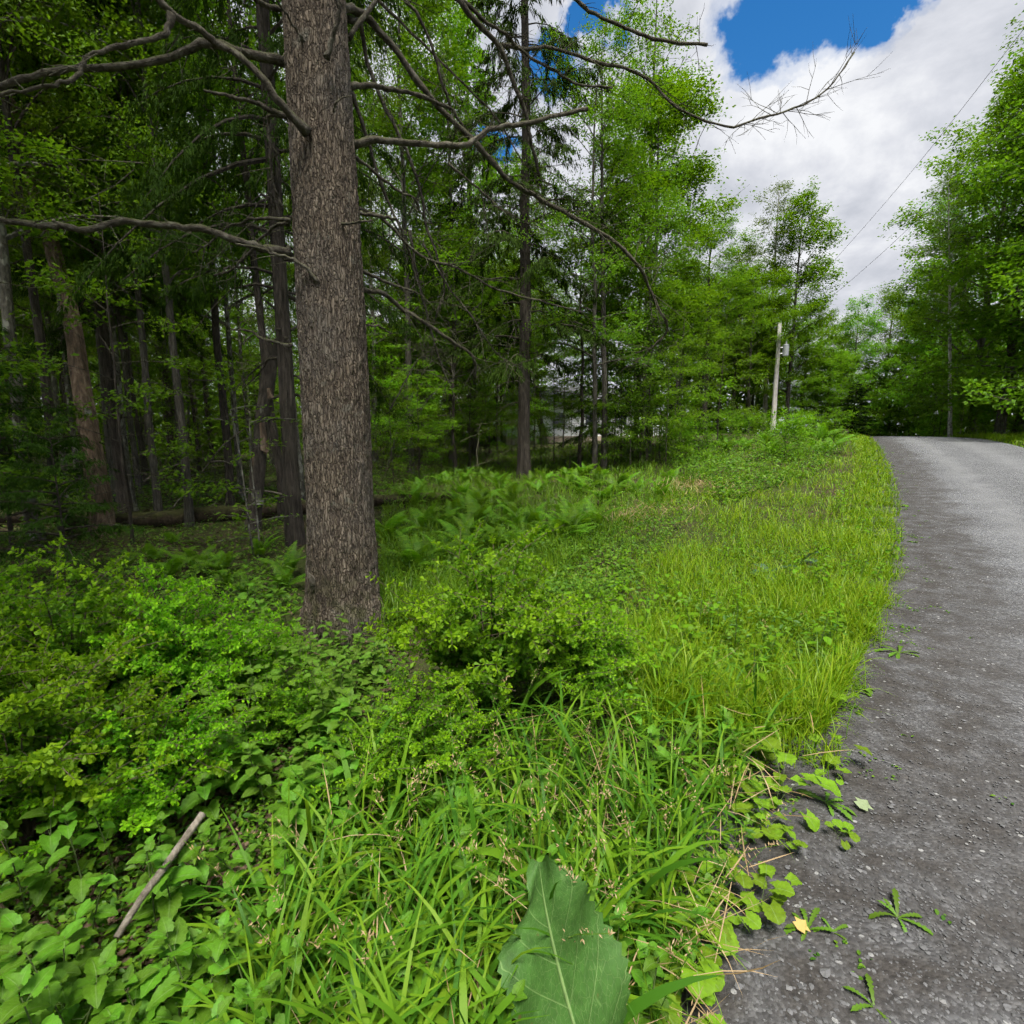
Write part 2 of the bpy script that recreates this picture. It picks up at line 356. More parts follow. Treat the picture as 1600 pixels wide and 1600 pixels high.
MAT['lawn'] = leafmat('verge_grass', [(.085, .195, .005), (.125, .245, .005), (.165, .285, .006), (.205, .315, .008), (.23, .30, .02)], .4, .45, objvar=0)
MAT['cover'] = leafmat('low_leaf', [(.04, .12, .009), (.07, .165, .010), (.10, .21, .012), (.14, .26, .014)], .38, .5, objvar=0)
MAT['dry'] = leafmat('dry_grass', [(.26, .17, .08), (.34, .24, .13), (.42, .31, .19)], .2, .8, objvar=0)
MAT['litter'] = leafmat('leaf_litter', [(.05, .032, .02), (.085, .055, .033), (.13, .09, .055), (.18, .135, .09)], .1, .8, objvar=0)
MAT['stem'] = plain('green_stem', (.075, .11, .03), .6, .2)
MAT['twig'] = plain('brown_twig', (.075, .055, .038), .85, .3)
MAT['deadbranch'] = barkmat('dead_branch_bark', (.030, .026, .020), (.068, .060, .046), (.14, .13, .105), 1.0, .5, 1.0, .8)
MAT['bark_big'] = barkmat('hemlock_bark', (.085, .066, .050), (.19, .155, .122), (.29, .25, .21), 1.3, .25, .25, .9)
MAT['bark_dark'] = barkmat('dark_bark', (.020, .017, .014), (.05, .042, .034), (.09, .078, .064), .8, .2)
MAT['bark_grey'] = barkmat('grey_bark', (.032, .029, .023), (.072, .066, .054), (.135, .124, .104), .8, .25)
MAT['bark_pale'] = barkmat('pale_bark', (.16, .15, .125), (.30, .285, .24), (.42, .40, .35), .6, .1, .8, .3)
MAT['bark_birch'] = barkmat('birch_bark', (.20, .18, .15), (.45, .43, .39), (.62, .60, .56), .6, 0, 2.5, .3, spots=(.06, .05, .045))
MAT['bark_mottled'] = barkmat('mottled_bark', (.04, .038, .03), (.09, .085, .068), (.16, .15, .12), .7, .2, .6, .5, spots=(.26, .26, .22))
MAT['snagwood'] = barkmat('bare_snag_wood', (.045, .034, .025), (.115, .082, .056), (.22, .165, .12), .8, .1, .12, .7)
MAT['logbark'] = barkmat('mossy_log_bark', (.016, .012, .008), (.038, .028, .019), (.08, .06, .04), .8, .55, .5, .9)
MAT['deadwood'] = barkmat('weathered_stick', (.07, .058, .043), (.16, .14, .108), (.27, .24, .195), 1.2, 0, .3, .6)
MAT['polewood'] = barkmat('weathered_pole', (.25, .235, .205), (.42, .40, .365), (.54, .52, .485), .8, 0, .05, .3)

# ground: dark humus and needles under the plants
def groundmat():
    m, nt, out = newmat('forest_soil'); tcn = N(nt, 'ShaderNodeTexCoord'); o = tcn.outputs['Object']
    n1 = NOISE(nt, o, 9, 8, 0.7); n2 = NOISE(nt, o, .6, 4); n3 = NOISE(nt, o, 60, 4, .7)
    c = RAMP(nt, n1, [(0.3, (.022, .016, .010)), (0.5, (.05, .037, .024)), (0.7, (.10, .072, .045))])
    c = MIXC(nt, RAMP(nt, n2, [(0.38, 0), (0.55, .8)]), c, (.04, .06, .012))
    p = N(nt, 'ShaderNodeBsdfPrincipled'); setin(p, Roughness=0.95); p.inputs['Specular IOR Level'].default_value = .1; nt.links.new(c, p.inputs['Base Color'])
    bp = N(nt, 'ShaderNodeBump'); setin(bp, Strength=.8, Distance=.04); nt.links.new(M(nt, 'ADD', n1, M(nt, 'MULTIPLY', n3, .4)), bp.inputs['Height']); nt.links.new(bp.outputs[0], p.inputs['Normal'])
    nt.links.new(p.outputs[0], out.inputs[0]); return m
MAT['soil'] = groundmat()
def roadmat():
    """tar-and-chip road: dark binder, pale chips, paler wheel tracks, dark fines along the edge (UV: metres across, metres along)"""
    m, nt, out = newmat('chip_road'); uv = N(nt, 'ShaderNodeUVMap').outputs[0]
    su = N(nt, 'ShaderNodeSeparateXYZ'); nt.links.new(uv, su.inputs[0]); lat = su.outputs[0]
    w = NOISE(nt, uv, 1.3, 5); latw = M(nt, 'ADD', lat, M(nt, 'MULTIPLY', M(nt, 'SUBTRACT', w, .5), 1.1))
    vor = N(nt, 'ShaderNodeTexVoronoi'); setin(vor, Scale=75.0); nt.links.new(uv, vor.inputs['Vector'])
    vor2 = N(nt, 'ShaderNodeTexVoronoi'); setin(vor2, Scale=36.0); nt.links.new(VM(nt, 'ADD', uv, (5.2, 1.3, 0)).outputs[0], vor2.inputs['Vector'])
    sc = N(nt, 'ShaderNodeSeparateColor'); nt.links.new(vor.outputs['Color'], sc.inputs[0])
    sc2 = N(nt, 'ShaderNodeSeparateColor'); nt.links.new(vor2.outputs['Color'], sc2.inputs[0])
    c = RAMP(nt, sc.outputs[0], [(0.0, (.048, .049, .052)), (.55, (.088, .090, .096)), (.8, (.13, .133, .14)), (1.0, (.20, .203, .21))])
    big = M(nt, 'MULTIPLY', RAMP(nt, sc2.outputs[1], [(.88, 0), (.90, 1)]), RAMP(nt, vor2.outputs['Distance'], [(.0, 1), (.28, 1), (.36, 0)]))
    c = MIXC(nt, big, c, RAMP(nt, sc2.outputs[2], [(0, (.12, .12, .125)), (1, (.27, .27, .265))]))
    track = RAMP(nt, M(nt, 'DIVIDE', latw, 4.1), [(.06, 0), (.26, .2), (.36, 1), (.44, .25), (.56, .15), (.68, .9), (.8, .2), (1, 0)])
    c = MIXC(nt, M(nt, 'MULTIPLY', track, .6), c, (.165, .167, .172))
    soil = M(nt, 'MULTIPLY', RAMP(nt, latw, [(.35, 1), (.75, .8), (1.1, 0)]), RAMP(nt, NOISE(nt, uv, 5, 5), [(.3, .35), (.6, 1)]))
    soilc = RAMP(nt, NOISE(nt, uv, 30, 5, .7), [(.3, (.020, .018, .017)), (.55, (.044, .040, .037)), (.75, (.085, .079, .073))])
    c = MIXC(nt, M(nt, 'MULTIPLY', soil, M(nt, 'SUBTRACT', 1.0, M(nt, 'MULTIPLY', big, .8))), c, soilc)
    stain = NOISE(nt, uv, .8, 6, .6)
    c = MIXC(nt, 1.0, c, RAMP(nt, stain, [(.3, .86), (.7, 1.1)]), 'MULTIPLY')
    p = N(nt, 'ShaderNodeBsdfPrincipled'); setin(p, Roughness=.85); p.inputs['Specular IOR Level'].default_value = .25; nt.links.new(c, p.inputs['Base Color'])
    hgt = M(nt, 'ADD', M(nt, 'SUBTRACT', .6, vor.outputs['Distance']), M(nt, 'MULTIPLY', big, .8))
    bp = N(nt, 'ShaderNodeBump'); setin(bp, Strength=.7, Distance=.008); nt.links.new(hgt, bp.inputs['Height']); nt.links.new(bp.outputs[0], p.inputs['Normal'])
    nt.links.new(p.outputs[0], out.inputs[0]); return m
MAT['road'] = roadmat()
m, nt, out = newmat('gravel_stone'); g = N(nt, 'ShaderNodeNewGeometry')
c = RAMP(nt, g.outputs['Random Per Island'], [(0, (.05, .05, .051)), (.7, (.10, .10, .102)), (.94, (.12, .12, .123)), (1, (.19, .188, .183))])
p = N(nt, 'ShaderNodeBsdfPrincipled'); setin(p, Roughness=.85); nt.links.new(c, p.inputs['Base Color']); nt.links.new(p.outputs[0], out.inputs[0]); MAT['gravel'] = m

# ------------------------------------------------------------------ the setting: ground, road
edge_px = [(1085, 1760), (1130, 1600), (1200, 1400), (1285, 1200), (1335, 1060), (1392, 960), (1404, 880), (1402, 800), (1390, 735), (1372, 700)]
E = ground_at([p[0] for p in edge_px], [p[1] for p in edge_px])[:, :2]
d0 = unit(E[0] - E[1]); back = [E[0] + d0 * k for k in (6, 2)]
d1 = unit(np.array([0.64, 1.0])); fwd = [E[-1] + d1 * k + np.array([-0.004 * k * k, 0]) for k in (4, 9, 16, 26)]
def resample(P, n, sm):
    for _ in range(3):
        L_ = np.concatenate([[0], np.cumsum(np.linalg.norm(np.diff(P, axis=0), axis=1))]); u = np.linspace(0, L_[-1], n)
        P = np.column_stack([np.interp(u, L_, P[:, c]) for c in range(2)])
        for _ in range(sm): P[1:-1] = .25 * P[:-2] + .5 * P[1:-1] + .25 * P[2:]
    return P
EDGE = resample(np.vstack([back, E, fwd]), 160, 6)
ETAN = unit(np.gradient(EDGE, axis=0)); EPERP = np.stack([ETAN[:, 1], -ETAN[:, 0]], 1)     # to the right = onto the road
ELEN = np.concatenate([[0], np.cumsum(np.linalg.norm(np.diff(EDGE, axis=0), axis=1))])
def lateral(x, y):
    """metres right of the road's left edge (negative: on the verge)"""
    x = np.atleast_1d(x); y = np.atleast_1d(y); out = np.zeros(len(x))
    for i in range(0, len(x), 8000):
        d = np.stack([x[i:i+8000], y[i:i+8000]], 1)[:, None] - EDGE[None]; k = (d ** 2).sum(-1).argmin(1); j = np.arange(len(k))
        out[i:i+8000] = (d[j, k] * EPERP[k]).sum(-1)
    return out
RW = 4.1
rr = np.concatenate([[0.0], np.geomspace(.35, 3000, 150)]); aa = np.linspace(0, 2 * np.pi, 300, endpoint=False)
gx = (rr[:, None] * np.sin(aa)[None]).ravel(); gy = (rr[:, None] * np.cos(aa)[None]).ravel(); gz = height(gx, gy)
lt = lateral(gx, gy); near = np.hypot(gx, gy) < 70
onroad = near & (lt > -.45) & (lt < RW + .4)
gz = gz + np.where(onroad, -.12, np.where(np.hypot(gx, gy) < 80, (fbm(np.stack([gx * 1.4, gy * 1.4, gx * 0], 1), 3) - .47) * .12, 0))
k = len(aa); i = np.arange(len(rr) - 1)[:, None] * k; j = np.arange(k)[None]; j2 = (j + 1) % k
q = np.stack([i + j, i + k + j, i + k + j2, i + j2], -1).reshape(-1, 4)[k:]
tri = np.stack([np.zeros(k, int), k + np.arange(k), k + (np.arange(k) + 1) % k], 1)
mb = MB(); mb.add(np.stack([gx, gy, gz], 1), [tri, q])
ground = tag(obj('ground', mb.mesh('ground', MAT['soil'], True)), 'dark soil and leaf mould of the forest floor', 'ground', kind='structure')
lats = np.concatenate([[-.55, -.3, 0], np.linspace(.4, RW - .4, 11), [RW, RW + .3]])
ed = resample(EDGE, 420, 2); et = unit(np.gradient(ed, axis=0)); ep = np.stack([et[:, 1], -et[:, 0]], 1)
el = np.concatenate([[0], np.cumsum(np.linalg.norm(np.diff(ed, axis=0), axis=1))])
wig = (fbm(np.stack([el * 1.7, el * 0, el * 0], 1), 11) - .47) * .35
pos = ed[:, None] + ep[:, None] * (lats[None, :, None] + np.where(lats < 1, wig[:, None], 0)[..., None])
crown_ = 0.05 * (1 - ((lats - RW / 2) / (RW / 2)) ** 2); crown_[0] = -.16; crown_[-1] = -.16; crown_[1] = -.02
rz = height(pos[..., 0], pos[..., 1]) + crown_[None]
rv = np.concatenate([pos, rz[..., None]], -1); nl = len(lats)
i = np.arange(len(ed) - 1)[:, None] * nl; j = np.arange(nl - 1)[None]
q = np.stack([i + j, i + j + 1, i + nl + j + 1, i + nl + j], -1).reshape(-1, 4)
mb = MB(); mb.add(rv.reshape(-1, 3), [q], None, 0, np.stack([np.broadcast_to(lats[None], rz.shape).ravel(), np.broadcast_to(el[:, None], rz.shape).ravel()], 1))
tag(obj('road', mb.mesh('road', MAT['road'], True)), 'grey tar and gravel lane with paler wheel tracks', 'road', kind='structure')
def gz_at(x, y):
    """height of the walking surface"""
    x = np.atleast_1d(x); y = np.atleast_1d(y)
    la = lateral(x, y)
    return height(x, y) + np.where(la < -.4, (fbm(np.stack([x * 1.4, y * 1.4, x * 0], 1), 3) - .47) * .12, np.where(la < RW + .3, np.interp(la, lats[1:], crown_[1:]), 0))

def in_poly(px, py, poly):
    inside = np.zeros(len(px), bool); n = len(poly)
    for a in range(n):
        x0, y0 = poly[a]; x1, y1 = poly[(a + 1) % n]
        c = ((y0 > py) != (y1 > py)) & (px < (x1 - x0) * (py - y0) / ((y1 - y0) if y1 != y0 else 1e-9) + x0); inside ^= c
    return inside
def scatter(poly, n, r=rng, verge=-0.02):
    """n ground points in the plot of land that the photo shows inside poly"""
    xs = [p[0] for p in poly]; ys = [p[1] for p in poly]; res = []
    m = 0
    while m < n:
        px = r.uniform(min(xs), max(xs), n); py = r.uniform(min(ys), max(ys), n); k = in_poly(px, py, poly)
        P = ground_at(px[k], py[k]); P = P[lateral(P[:, 0], P[:, 1]) < verge] if verge is not None else P
        res.append(P); m += len(P)
    P = np.concatenate(res)[:n]; P[:, 2] = gz_at(P[:, 0], P[:, 1]); return P

# ------------------------------------------------------------------ tree kinds (mesh data shared by the copies)
def trunk_path(H, r, wander=0.02, n=14, lean=0.0):
    z = np.linspace(-.25, H, n); w = np.cumsum(r.normal(0, wander * H / n ** .5 * .6, (n, 2)), 0); w -= w[1]
    w[:, 0] += lean * np.maximum(z, 0); return np.column_stack([w, z])
def trunk_rad(z, H, r0, flare=.35):
    s = np.clip(z / H, 0, 1); return r0 * ((1 - s) ** .8 * .95 + .05) * (1 + flare * np.exp(-np.maximum(z, 0) / .35))
def decid(seed, H, base, rmax, nleaf, leaf, r0, leafm, barkm, nlimb=34, el=(28, 62), flat=.20, spread=.42, tmpl=T_DIAMOND, prof=(.24, .66), wander=.02, shoots=0, subn=7, k=9):
    r = np.random.default_rng(seed); tp = trunk_path(H, r, wander); tb = MB()
    n = 40; tz = smooth_path(tp, n); tube(tb, tz, trunk_rad(tz[:, 2], H, r0), k, wob=.12, seed=seed)
    A, B, Wt = [], [], []
    for i in range(nlimb):
        q = (i + r.random() * .9) / nlimb; z = base + (H * .985 - base) * q
        o = np.array([np.interp(z, tp[:, 2], tp[:, 0]), np.interp(z, tp[:, 2], tp[:, 1]), z])
        az = i * 2.4 + r.normal(0, .4); ln = rmax * max(.12, math.sin(math.pi * min(1, prof[0] + prof[1] * q))) ** .75 * r.uniform(.65, 1.15)
        e = math.radians(el[0] + (el[1] - el[0]) * q + r.normal(0, 8)); s = np.linspace(0, 1, 6)
        hd = np.array([math.cos(az), math.sin(az)]); sw = r.normal(0, .12)
        cen = np.column_stack([o[0] + ln * math.cos(e) * s * hd[0] - sw * ln * s ** 2 * hd[1], o[1] + ln * math.cos(e) * s * hd[1] + sw * ln * s ** 2 * hd[0],
                               o[2] + ln * (math.sin(e) * s + .08 * np.sin(s * 3) - .12 * s ** 2)])
        lr = max(.008, trunk_rad(np.array([z]), H, r0)[0] * .38) * min(1, ln / rmax + .25)
        tube(tb, cen, lr * (1 - s * .85), 4, cap=False)
        for j in range(subn):
            sj = .22 + .78 * (j + r.random() * .7) / subn; sj = min(sj, .98); st = np.array([np.interp(sj, s, cen[:, c]) for c in range(3)])
            a2 = az + (1 if j % 2 else -1) * r.uniform(.45, 1.0); l2 = ln * (.52 - .28 * sj) * r.uniform(.7, 1.2)
            en = st + np.array([math.cos(a2) * l2, math.sin(a2) * l2, l2 * r.normal(.08, .16)])
            A.append(st); B.append(en); Wt.append(l2)
            tube(tb, np.array([st, (st + en) / 2 + [0, 0, .04 * l2], en]), [lr * .35, lr * .22, .003], 3, cap=False)
        A.append(cen[3]); B.append(cen[5]); Wt.append(ln * .4)
    A, B, Wt = np.array(A), np.array(B), np.array(Wt); pick = r.choice(len(A), nleaf, p=Wt / Wt.sum()); u = r.random(nleaf) ** .75
    P = A[pick] + (B[pick] - A[pick]) * (u * 1.08)[:, None] + np.column_stack([r.normal(0, spread * .4, nleaf), r.normal(0, spread * .4, nleaf), r.normal(0, flat, nleaf)])
    ncl = max(1, nleaf // 15); own = r.integers(0, ncl, nleaf); cs = leaf * 1.25      # leaves sit in sprays at the twig ends
    P = P[own] + np.column_stack([r.normal(0, cs, nleaf), r.normal(0, cs, nleaf), r.normal(0, cs * .5, nleaf)]); pick = pick[own]
    D = unit(B[pick] - A[pick]) * .6 + rand_dirs(nleaf, r, .35); L = leaf * r.uniform(.65, 1.25, nleaf)
    cb = MB(); leaves(cb, P, D, rand_norm(nleaf, r, .42), L, L * .62, tmpl, .2)
    return {'trunk': tb.mesh('trunk', barkm), 'crown': cb.mesh('crown', leafm), 'r0': r0 * 1.05, 'H': H}
def conifer(seed, H, base, rmax, nspray, spray, r0, leafm, barkm, nlimb=90, droop=.35, dead=16, elev=8, wsp=.27):
    r = np.random.default_rng(seed); tp = trunk_path(H, r, .008); tb = MB(); tz = smooth_path(tp, 40); tube(tb, tz, trunk_rad(tz[:, 2], H, r0), 10, wob=.1, seed=seed)
    A, B, Wt = [], [], []
    for i in range(dead):        # bare dead limbs under the crown
        z = r.uniform(1.6, base + 1.5); az = r.random() * 6.28; ln = r.uniform(.5, 2.2); s = np.linspace(0, 1, 5); hd = np.array([math.cos(az), math.sin(az)])
        o = np.array([np.interp(z, tp[:, 2], tp[:, 0]), np.interp(z, tp[:, 2], tp[:, 1]), z])
        c = np.column_stack([o[0] + hd[0] * ln * s, o[1] + hd[1] * ln * s, z + ln * (.1 * s - .45 * s ** 2) + r.normal(0, .03, 5)]); tube(tb, c, .022 * (1 - .8 * s), 4, cap=False)
    for i in range(nlimb):
        q = ((i + r.random()) / nlimb) ** .9; z = base + (H * .99 - base) * q
        o = np.array([np.interp(z, tp[:, 2], tp[:, 0]), np.interp(z, tp[:, 2], tp[:, 1]), z]); az = i * 2.4 + r.normal(0, .3)
        ln = rmax * (1 - q) ** .8 * r.uniform(.6, 1.1) + .25; e = math.radians(elev + 25 * q + r.normal(0, 6)); s = np.linspace(0, 1, 6); hd = np.array([math.cos(az), math.sin(az)])
        cen = np.column_stack([o[0] + hd[0] * ln * s, o[1] + hd[1] * ln * s, z + ln * (math.sin(e) * s - droop * s ** 2)])
        tube(tb, cen, max(.008, .035 * ln / rmax) * (1 - .85 * s), 4, cap=False)
        for j in range(9):
            sj = .2 + .8 * (j + r.random() * .6) / 9; st = np.array([np.interp(sj, s, cen[:, c]) for c in range(3)])
            a2 = az + (1 if j % 2 else -1) * r.uniform(.5, 1.0); l2 = ln * (.42 - .25 * sj) * r.uniform(.7, 1.2)
            en = st + np.array([math.cos(a2) * l2, math.sin(a2) * l2, -l2 * r.uniform(.15, .6)]); A.append(st); B.append(en); Wt.append(l2)
        A.append(cen[2]); B.append(cen[5]); Wt.append(ln * .5)
    A, B, Wt = np.array(A), np.array(B), np.array(Wt); pick = r.choice(len(A), nspray, p=Wt / Wt.sum()); u = r.random(nspray)
    P = A[pick] + (B[pick] - A[pick]) * u[:, None] + r.normal(0, .035, (nspray, 3))
    D = unit(B[pick] - A[pick]); sg = np.where(r.random(nspray) < .5, 1, -1); sdv = np.column_stack([-D[:, 1], D[:, 0], np.zeros(nspray)]) * sg[:, None]
    D = D * .7 + sdv * r.uniform(.2, 1.1, nspray)[:, None] + np.column_stack([np.zeros(nspray)] * 2 + [r.normal(-.25, .3, nspray)])
    L = spray * r.uniform(.6, 1.3, nspray); cb = MB(); leaves(cb, P, D, rand_norm(nspray, r, .4), L, L * wsp, T_NEEDLE, .3)
    return {'trunk': tb.mesh('trunk', barkm), 'crown': cb.mesh('crown', leafm), 'r0': r0 * 1.05, 'H': H}

K = {}
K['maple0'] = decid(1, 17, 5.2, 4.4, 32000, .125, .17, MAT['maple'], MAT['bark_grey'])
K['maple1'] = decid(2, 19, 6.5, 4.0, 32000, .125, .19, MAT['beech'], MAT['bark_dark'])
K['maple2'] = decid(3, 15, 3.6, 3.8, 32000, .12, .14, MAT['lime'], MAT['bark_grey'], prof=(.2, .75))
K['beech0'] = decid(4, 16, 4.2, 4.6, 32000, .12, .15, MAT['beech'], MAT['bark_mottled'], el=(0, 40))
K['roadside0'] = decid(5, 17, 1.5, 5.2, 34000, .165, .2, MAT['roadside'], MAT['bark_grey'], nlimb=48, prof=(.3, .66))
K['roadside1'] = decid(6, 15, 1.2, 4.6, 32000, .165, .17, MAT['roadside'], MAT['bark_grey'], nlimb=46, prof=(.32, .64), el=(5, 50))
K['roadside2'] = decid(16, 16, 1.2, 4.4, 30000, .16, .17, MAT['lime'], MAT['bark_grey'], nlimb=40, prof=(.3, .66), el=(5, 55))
K['aspen0'] = decid(7, 20, 9.5, 2.4, 7000, .12, .16, MAT['aspen'], MAT['bark_pale'], nlimb=40, el=(25, 60), flat=.15, prof=(.2, .7), wander=.006)
K['ash0'] = decid(8, 19, 7.0, 2.6, 5600, .115, .17, MAT['beech'], MAT['bark_grey'], nlimb=40, el=(25, 60), flat=.16, prof=(.2, .72), wander=.008)
K['fullmaple'] = decid(9, 17.5, 3.0, 4.0, 26000, .20, .19, MAT['lime'], MAT['bark_grey'], nlimb=40, el=(20, 60), flat=.22, prof=(.32, .62), wander=.008)
K['sap0'] = decid(10, 6.0, .9, 1.9, 4200, .08, .028, MAT['beech'], MAT['bark_dark'], nlimb=22, el=(0, 35), flat=.05, spread=.22, k=6, subn=6, tmpl=T_DIAMOND)
K['sap1'] = decid(11, 4.2, .6, 1.5, 3600, .072, .020, MAT['lime'], MAT['bark_dark'], nlimb=18, el=(0, 30), flat=.04, spread=.2, k=6, subn=6)
K['sap2'] = decid(12, 8.0, 1.6, 2.2, 5600, .085, .045, MAT['maple'], MAT['bark_grey'], nlimb=24, el=(0, 35), flat=.05, spread=.24, k=7, subn=6)
K['sap3'] = decid(13, 2.6, .35, 1.0, 1300, .085, .013, MAT['beech'], MAT['bark_grey'], nlimb=14, el=(5, 35), flat=.05, spread=.18, k=5, subn=5)
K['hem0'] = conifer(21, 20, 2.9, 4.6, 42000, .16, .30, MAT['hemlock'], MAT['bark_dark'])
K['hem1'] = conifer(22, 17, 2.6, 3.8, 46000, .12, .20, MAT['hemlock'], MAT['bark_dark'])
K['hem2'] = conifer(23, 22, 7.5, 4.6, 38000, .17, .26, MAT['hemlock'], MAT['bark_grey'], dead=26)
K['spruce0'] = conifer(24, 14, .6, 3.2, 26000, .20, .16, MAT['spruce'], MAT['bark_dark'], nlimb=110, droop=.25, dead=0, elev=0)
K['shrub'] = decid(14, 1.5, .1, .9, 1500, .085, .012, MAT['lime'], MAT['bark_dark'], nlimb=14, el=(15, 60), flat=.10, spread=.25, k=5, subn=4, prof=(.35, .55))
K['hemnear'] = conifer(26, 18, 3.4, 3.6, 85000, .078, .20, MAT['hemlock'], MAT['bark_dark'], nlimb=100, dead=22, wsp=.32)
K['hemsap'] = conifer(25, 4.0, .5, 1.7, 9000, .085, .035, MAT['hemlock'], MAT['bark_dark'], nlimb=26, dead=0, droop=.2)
NAMES = {'maple0': 'maple_tree', 'maple1': 'maple_tree', 'maple2': 'maple_tree', 'beech0': 'beech_tree', 'roadside0': 'roadside_tree', 'roadside1': 'roadside_tree', 'roadside2': 'roadside_tree',
         'aspen0': 'aspen_tree', 'ash0': 'ash_tree', 'fullmaple': 'maple_tree', 'sap0': 'sapling', 'sap1': 'sapling', 'sap2': 'sapling', 'sap3': 'sapling', 'hem0': 'hemlock_tree', 'hem1': 'hemlock_tree',
         'hem2': 'hemlock_tree', 'spruce0': 'spruce_tree', 'hemsap': 'hemlock_sapling', 'hemnear': 'hemlock_tree', 'shrub': 'leafy_shrub'}
def plant_tree(kind, x, y, label, group=None, h=None, wpx=None, sxy=None, sz=None, rz=None, tilt=(0, 0), bark=None):
    """a tree of that kind on the ground at x, y; wpx: trunk width in photo pixels"""
    v = K[kind]; z = float(gz_at(x, y)[0]); depth = y * math.cos(PITCH) - (z - CAMZ) * math.sin(PITCH)
    sz = (h / v['H']) if h else (sz or 1.0); sxy = sxy or (np.clip(wpx * depth / 800 / 2 / v['r0'], .4, 2.2) if wpx else sz)
    o = empty(NAMES[kind], (x, y, z), 0, (sxy, sxy, sz)); o.rotation_euler = (tilt[0], tilt[1], rng.random() * 6.28 if rz is None else rz)
    tr = obj('trunk', v['trunk'], o); obj('crown', v['crown'], o)
    if bark:
        tr.material_slots[0].link = 'OBJECT'; tr.material_slots[0].material = MAT[bark]
    cat = 'sapling' if 'sap' in kind else 'shrub' if kind == 'shrub' else 'tree'
    PLACED.append((x, y)); return tag(o, label, cat, group)
PLACED = []
def free(x, y, dmin):
    return all((x - a) ** 2 + (y - b) ** 2 > dmin ** 2 for a, b in PLACED)
def tree_px(kind, px, py, label, group=None, **kw):
    P = ground_at([px], [py])[0]; return plant_tree(kind, P[0], P[1], label, group, **kw)
def tree_far(kind, px, depth, label, group=None, **kw):
    P = at(px, 690, depth); return plant_tree(kind, P[0], P[1], label, group, **kw)

def px_of(x, y):
    z = float(gz_at(x, y)[0]); d = y * math.cos(PITCH) - (z - CAMZ) * math.sin(PITCH); return 800 + 800 * x / d, d
def spot(x, y, table):
    px = px_of(x, y)[0]
    for lim, ph in table:
        if px < lim: return ph
    return table[-1][1]
WOODS = [(40, 'left of the mottled trunk'), (150, 'behind the leaning snag'), (250, 'behind the dark straight hemlock'), (350, 'behind the slender mossy trunk'), (440, 'behind the dark broken stump'), (580, 'hidden behind the big hemlock'), (660, 'near the leaning dark trunk'),
         (760, 'around the grey hemlock'), (860, 'around the widest hemlock trunk'), (980, 'around the touching pair of trunks'), (1075, 'where the clearing meets the bank'), (1200, 'behind the black trunk'), (9999, 'behind the bank')]
def deep(d): return 'in the front rank' if d < 14 else 'halfway in' if d < 22 else 'deep in the woods' if d < 32 else 'deepest in the woods'
LOOK = {'maple0': 'grey-barked leafy tree', 'maple1': 'dark-barked leafy tree', 'maple2': 'yellow-green leafy tree', 'beech0': 'mottled-bark leafy tree', 'hem1': 'dark needled hemlock', 'hem2': 'high-crowned hemlock', 'ash0': 'airy narrow-crowned tree',
        'sap0': 'thin dark-stemmed sapling', 'sap1': 'small yellow-green sapling', 'sap2': 'tall grey-stemmed sapling', 'sap3': 'knee-high leafy sapling'}
def wood_label(kd, x, y): return f"{LOOK[kd]} {spot(x, y, WOODS)}, {deep(px_of(x, y)[1])}"
# ---- the big hemlock in front
TX, TY = -1.375, 4.03
bn = 330; bk = 230
zz = np.concatenate([np.linspace(-.3, 5.2, bn), np.linspace(5.6, 19, 22)]); th = np.arange(bk) / bk * 2 * np.pi
rad = np.interp(zz, [-.3, 0, .30, 1.0, 2.2, 4.6, 8, 14, 19], [.44, .36, .292, .262, .250, .212, .165, .09, .02])
TH, ZZ = np.meshgrid(th, zz)
cyl = np.stack([np.cos(TH) * 1.0, np.sin(TH) * 1.0, ZZ], -1)
w1 = fbm(np.stack([cyl[..., 0] * 3, cyl[..., 1] * 3, ZZ * 2.0], -1), 31, 3) - .45
qv = np.stack([cyl[..., 0] * 13 + w1 * 2.2, cyl[..., 1] * 13 + w1 * 2.2, ZZ * 9 + w1 * 3], -1)
ridge = 1 - np.abs(2 * vnoise(qv, 41) - 1); ridge2 = 1 - np.abs(2 * vnoise(qv * np.array([2.1, 2.1, 2.6]), 43) - 1)
crk = np.clip(ridge, 0, 1) ** 3 * .7 + np.clip(ridge2, 0, 1) ** 3 * .45
lump = fbm(np.stack([cyl[..., 0] * 1.6, cyl[..., 1] * 1.6, ZZ * .8], -1), 51, 3) - .45
roots = np.exp(-np.maximum(ZZ, 0) / .22) * (.10 * np.cos(TH * 5 + .6) + .05 * np.cos(TH * 3 + 2))
RR = rad[:, None] * (1 + lump * .08) + roots * .5 - crk * .015 * np.clip(rad[:, None] / .25, 0, 1)
V = np.stack([np.cos(TH) * RR, np.sin(TH) * RR, ZZ], -1); V[..., 0] += .02 * np.sin(ZZ * .6)
i = np.arange(len(zz) - 1)[:, None] * bk; j = np.arange(bk)[None]; j2 = (j + 1) % bk
mb = MB(); mb.add(V.reshape(-1, 3), [np.stack([i + j, i + j2, i + bk + j2, i + bk + j], -1).reshape(-1, 4)], np.clip(crk, 0, 1).ravel())
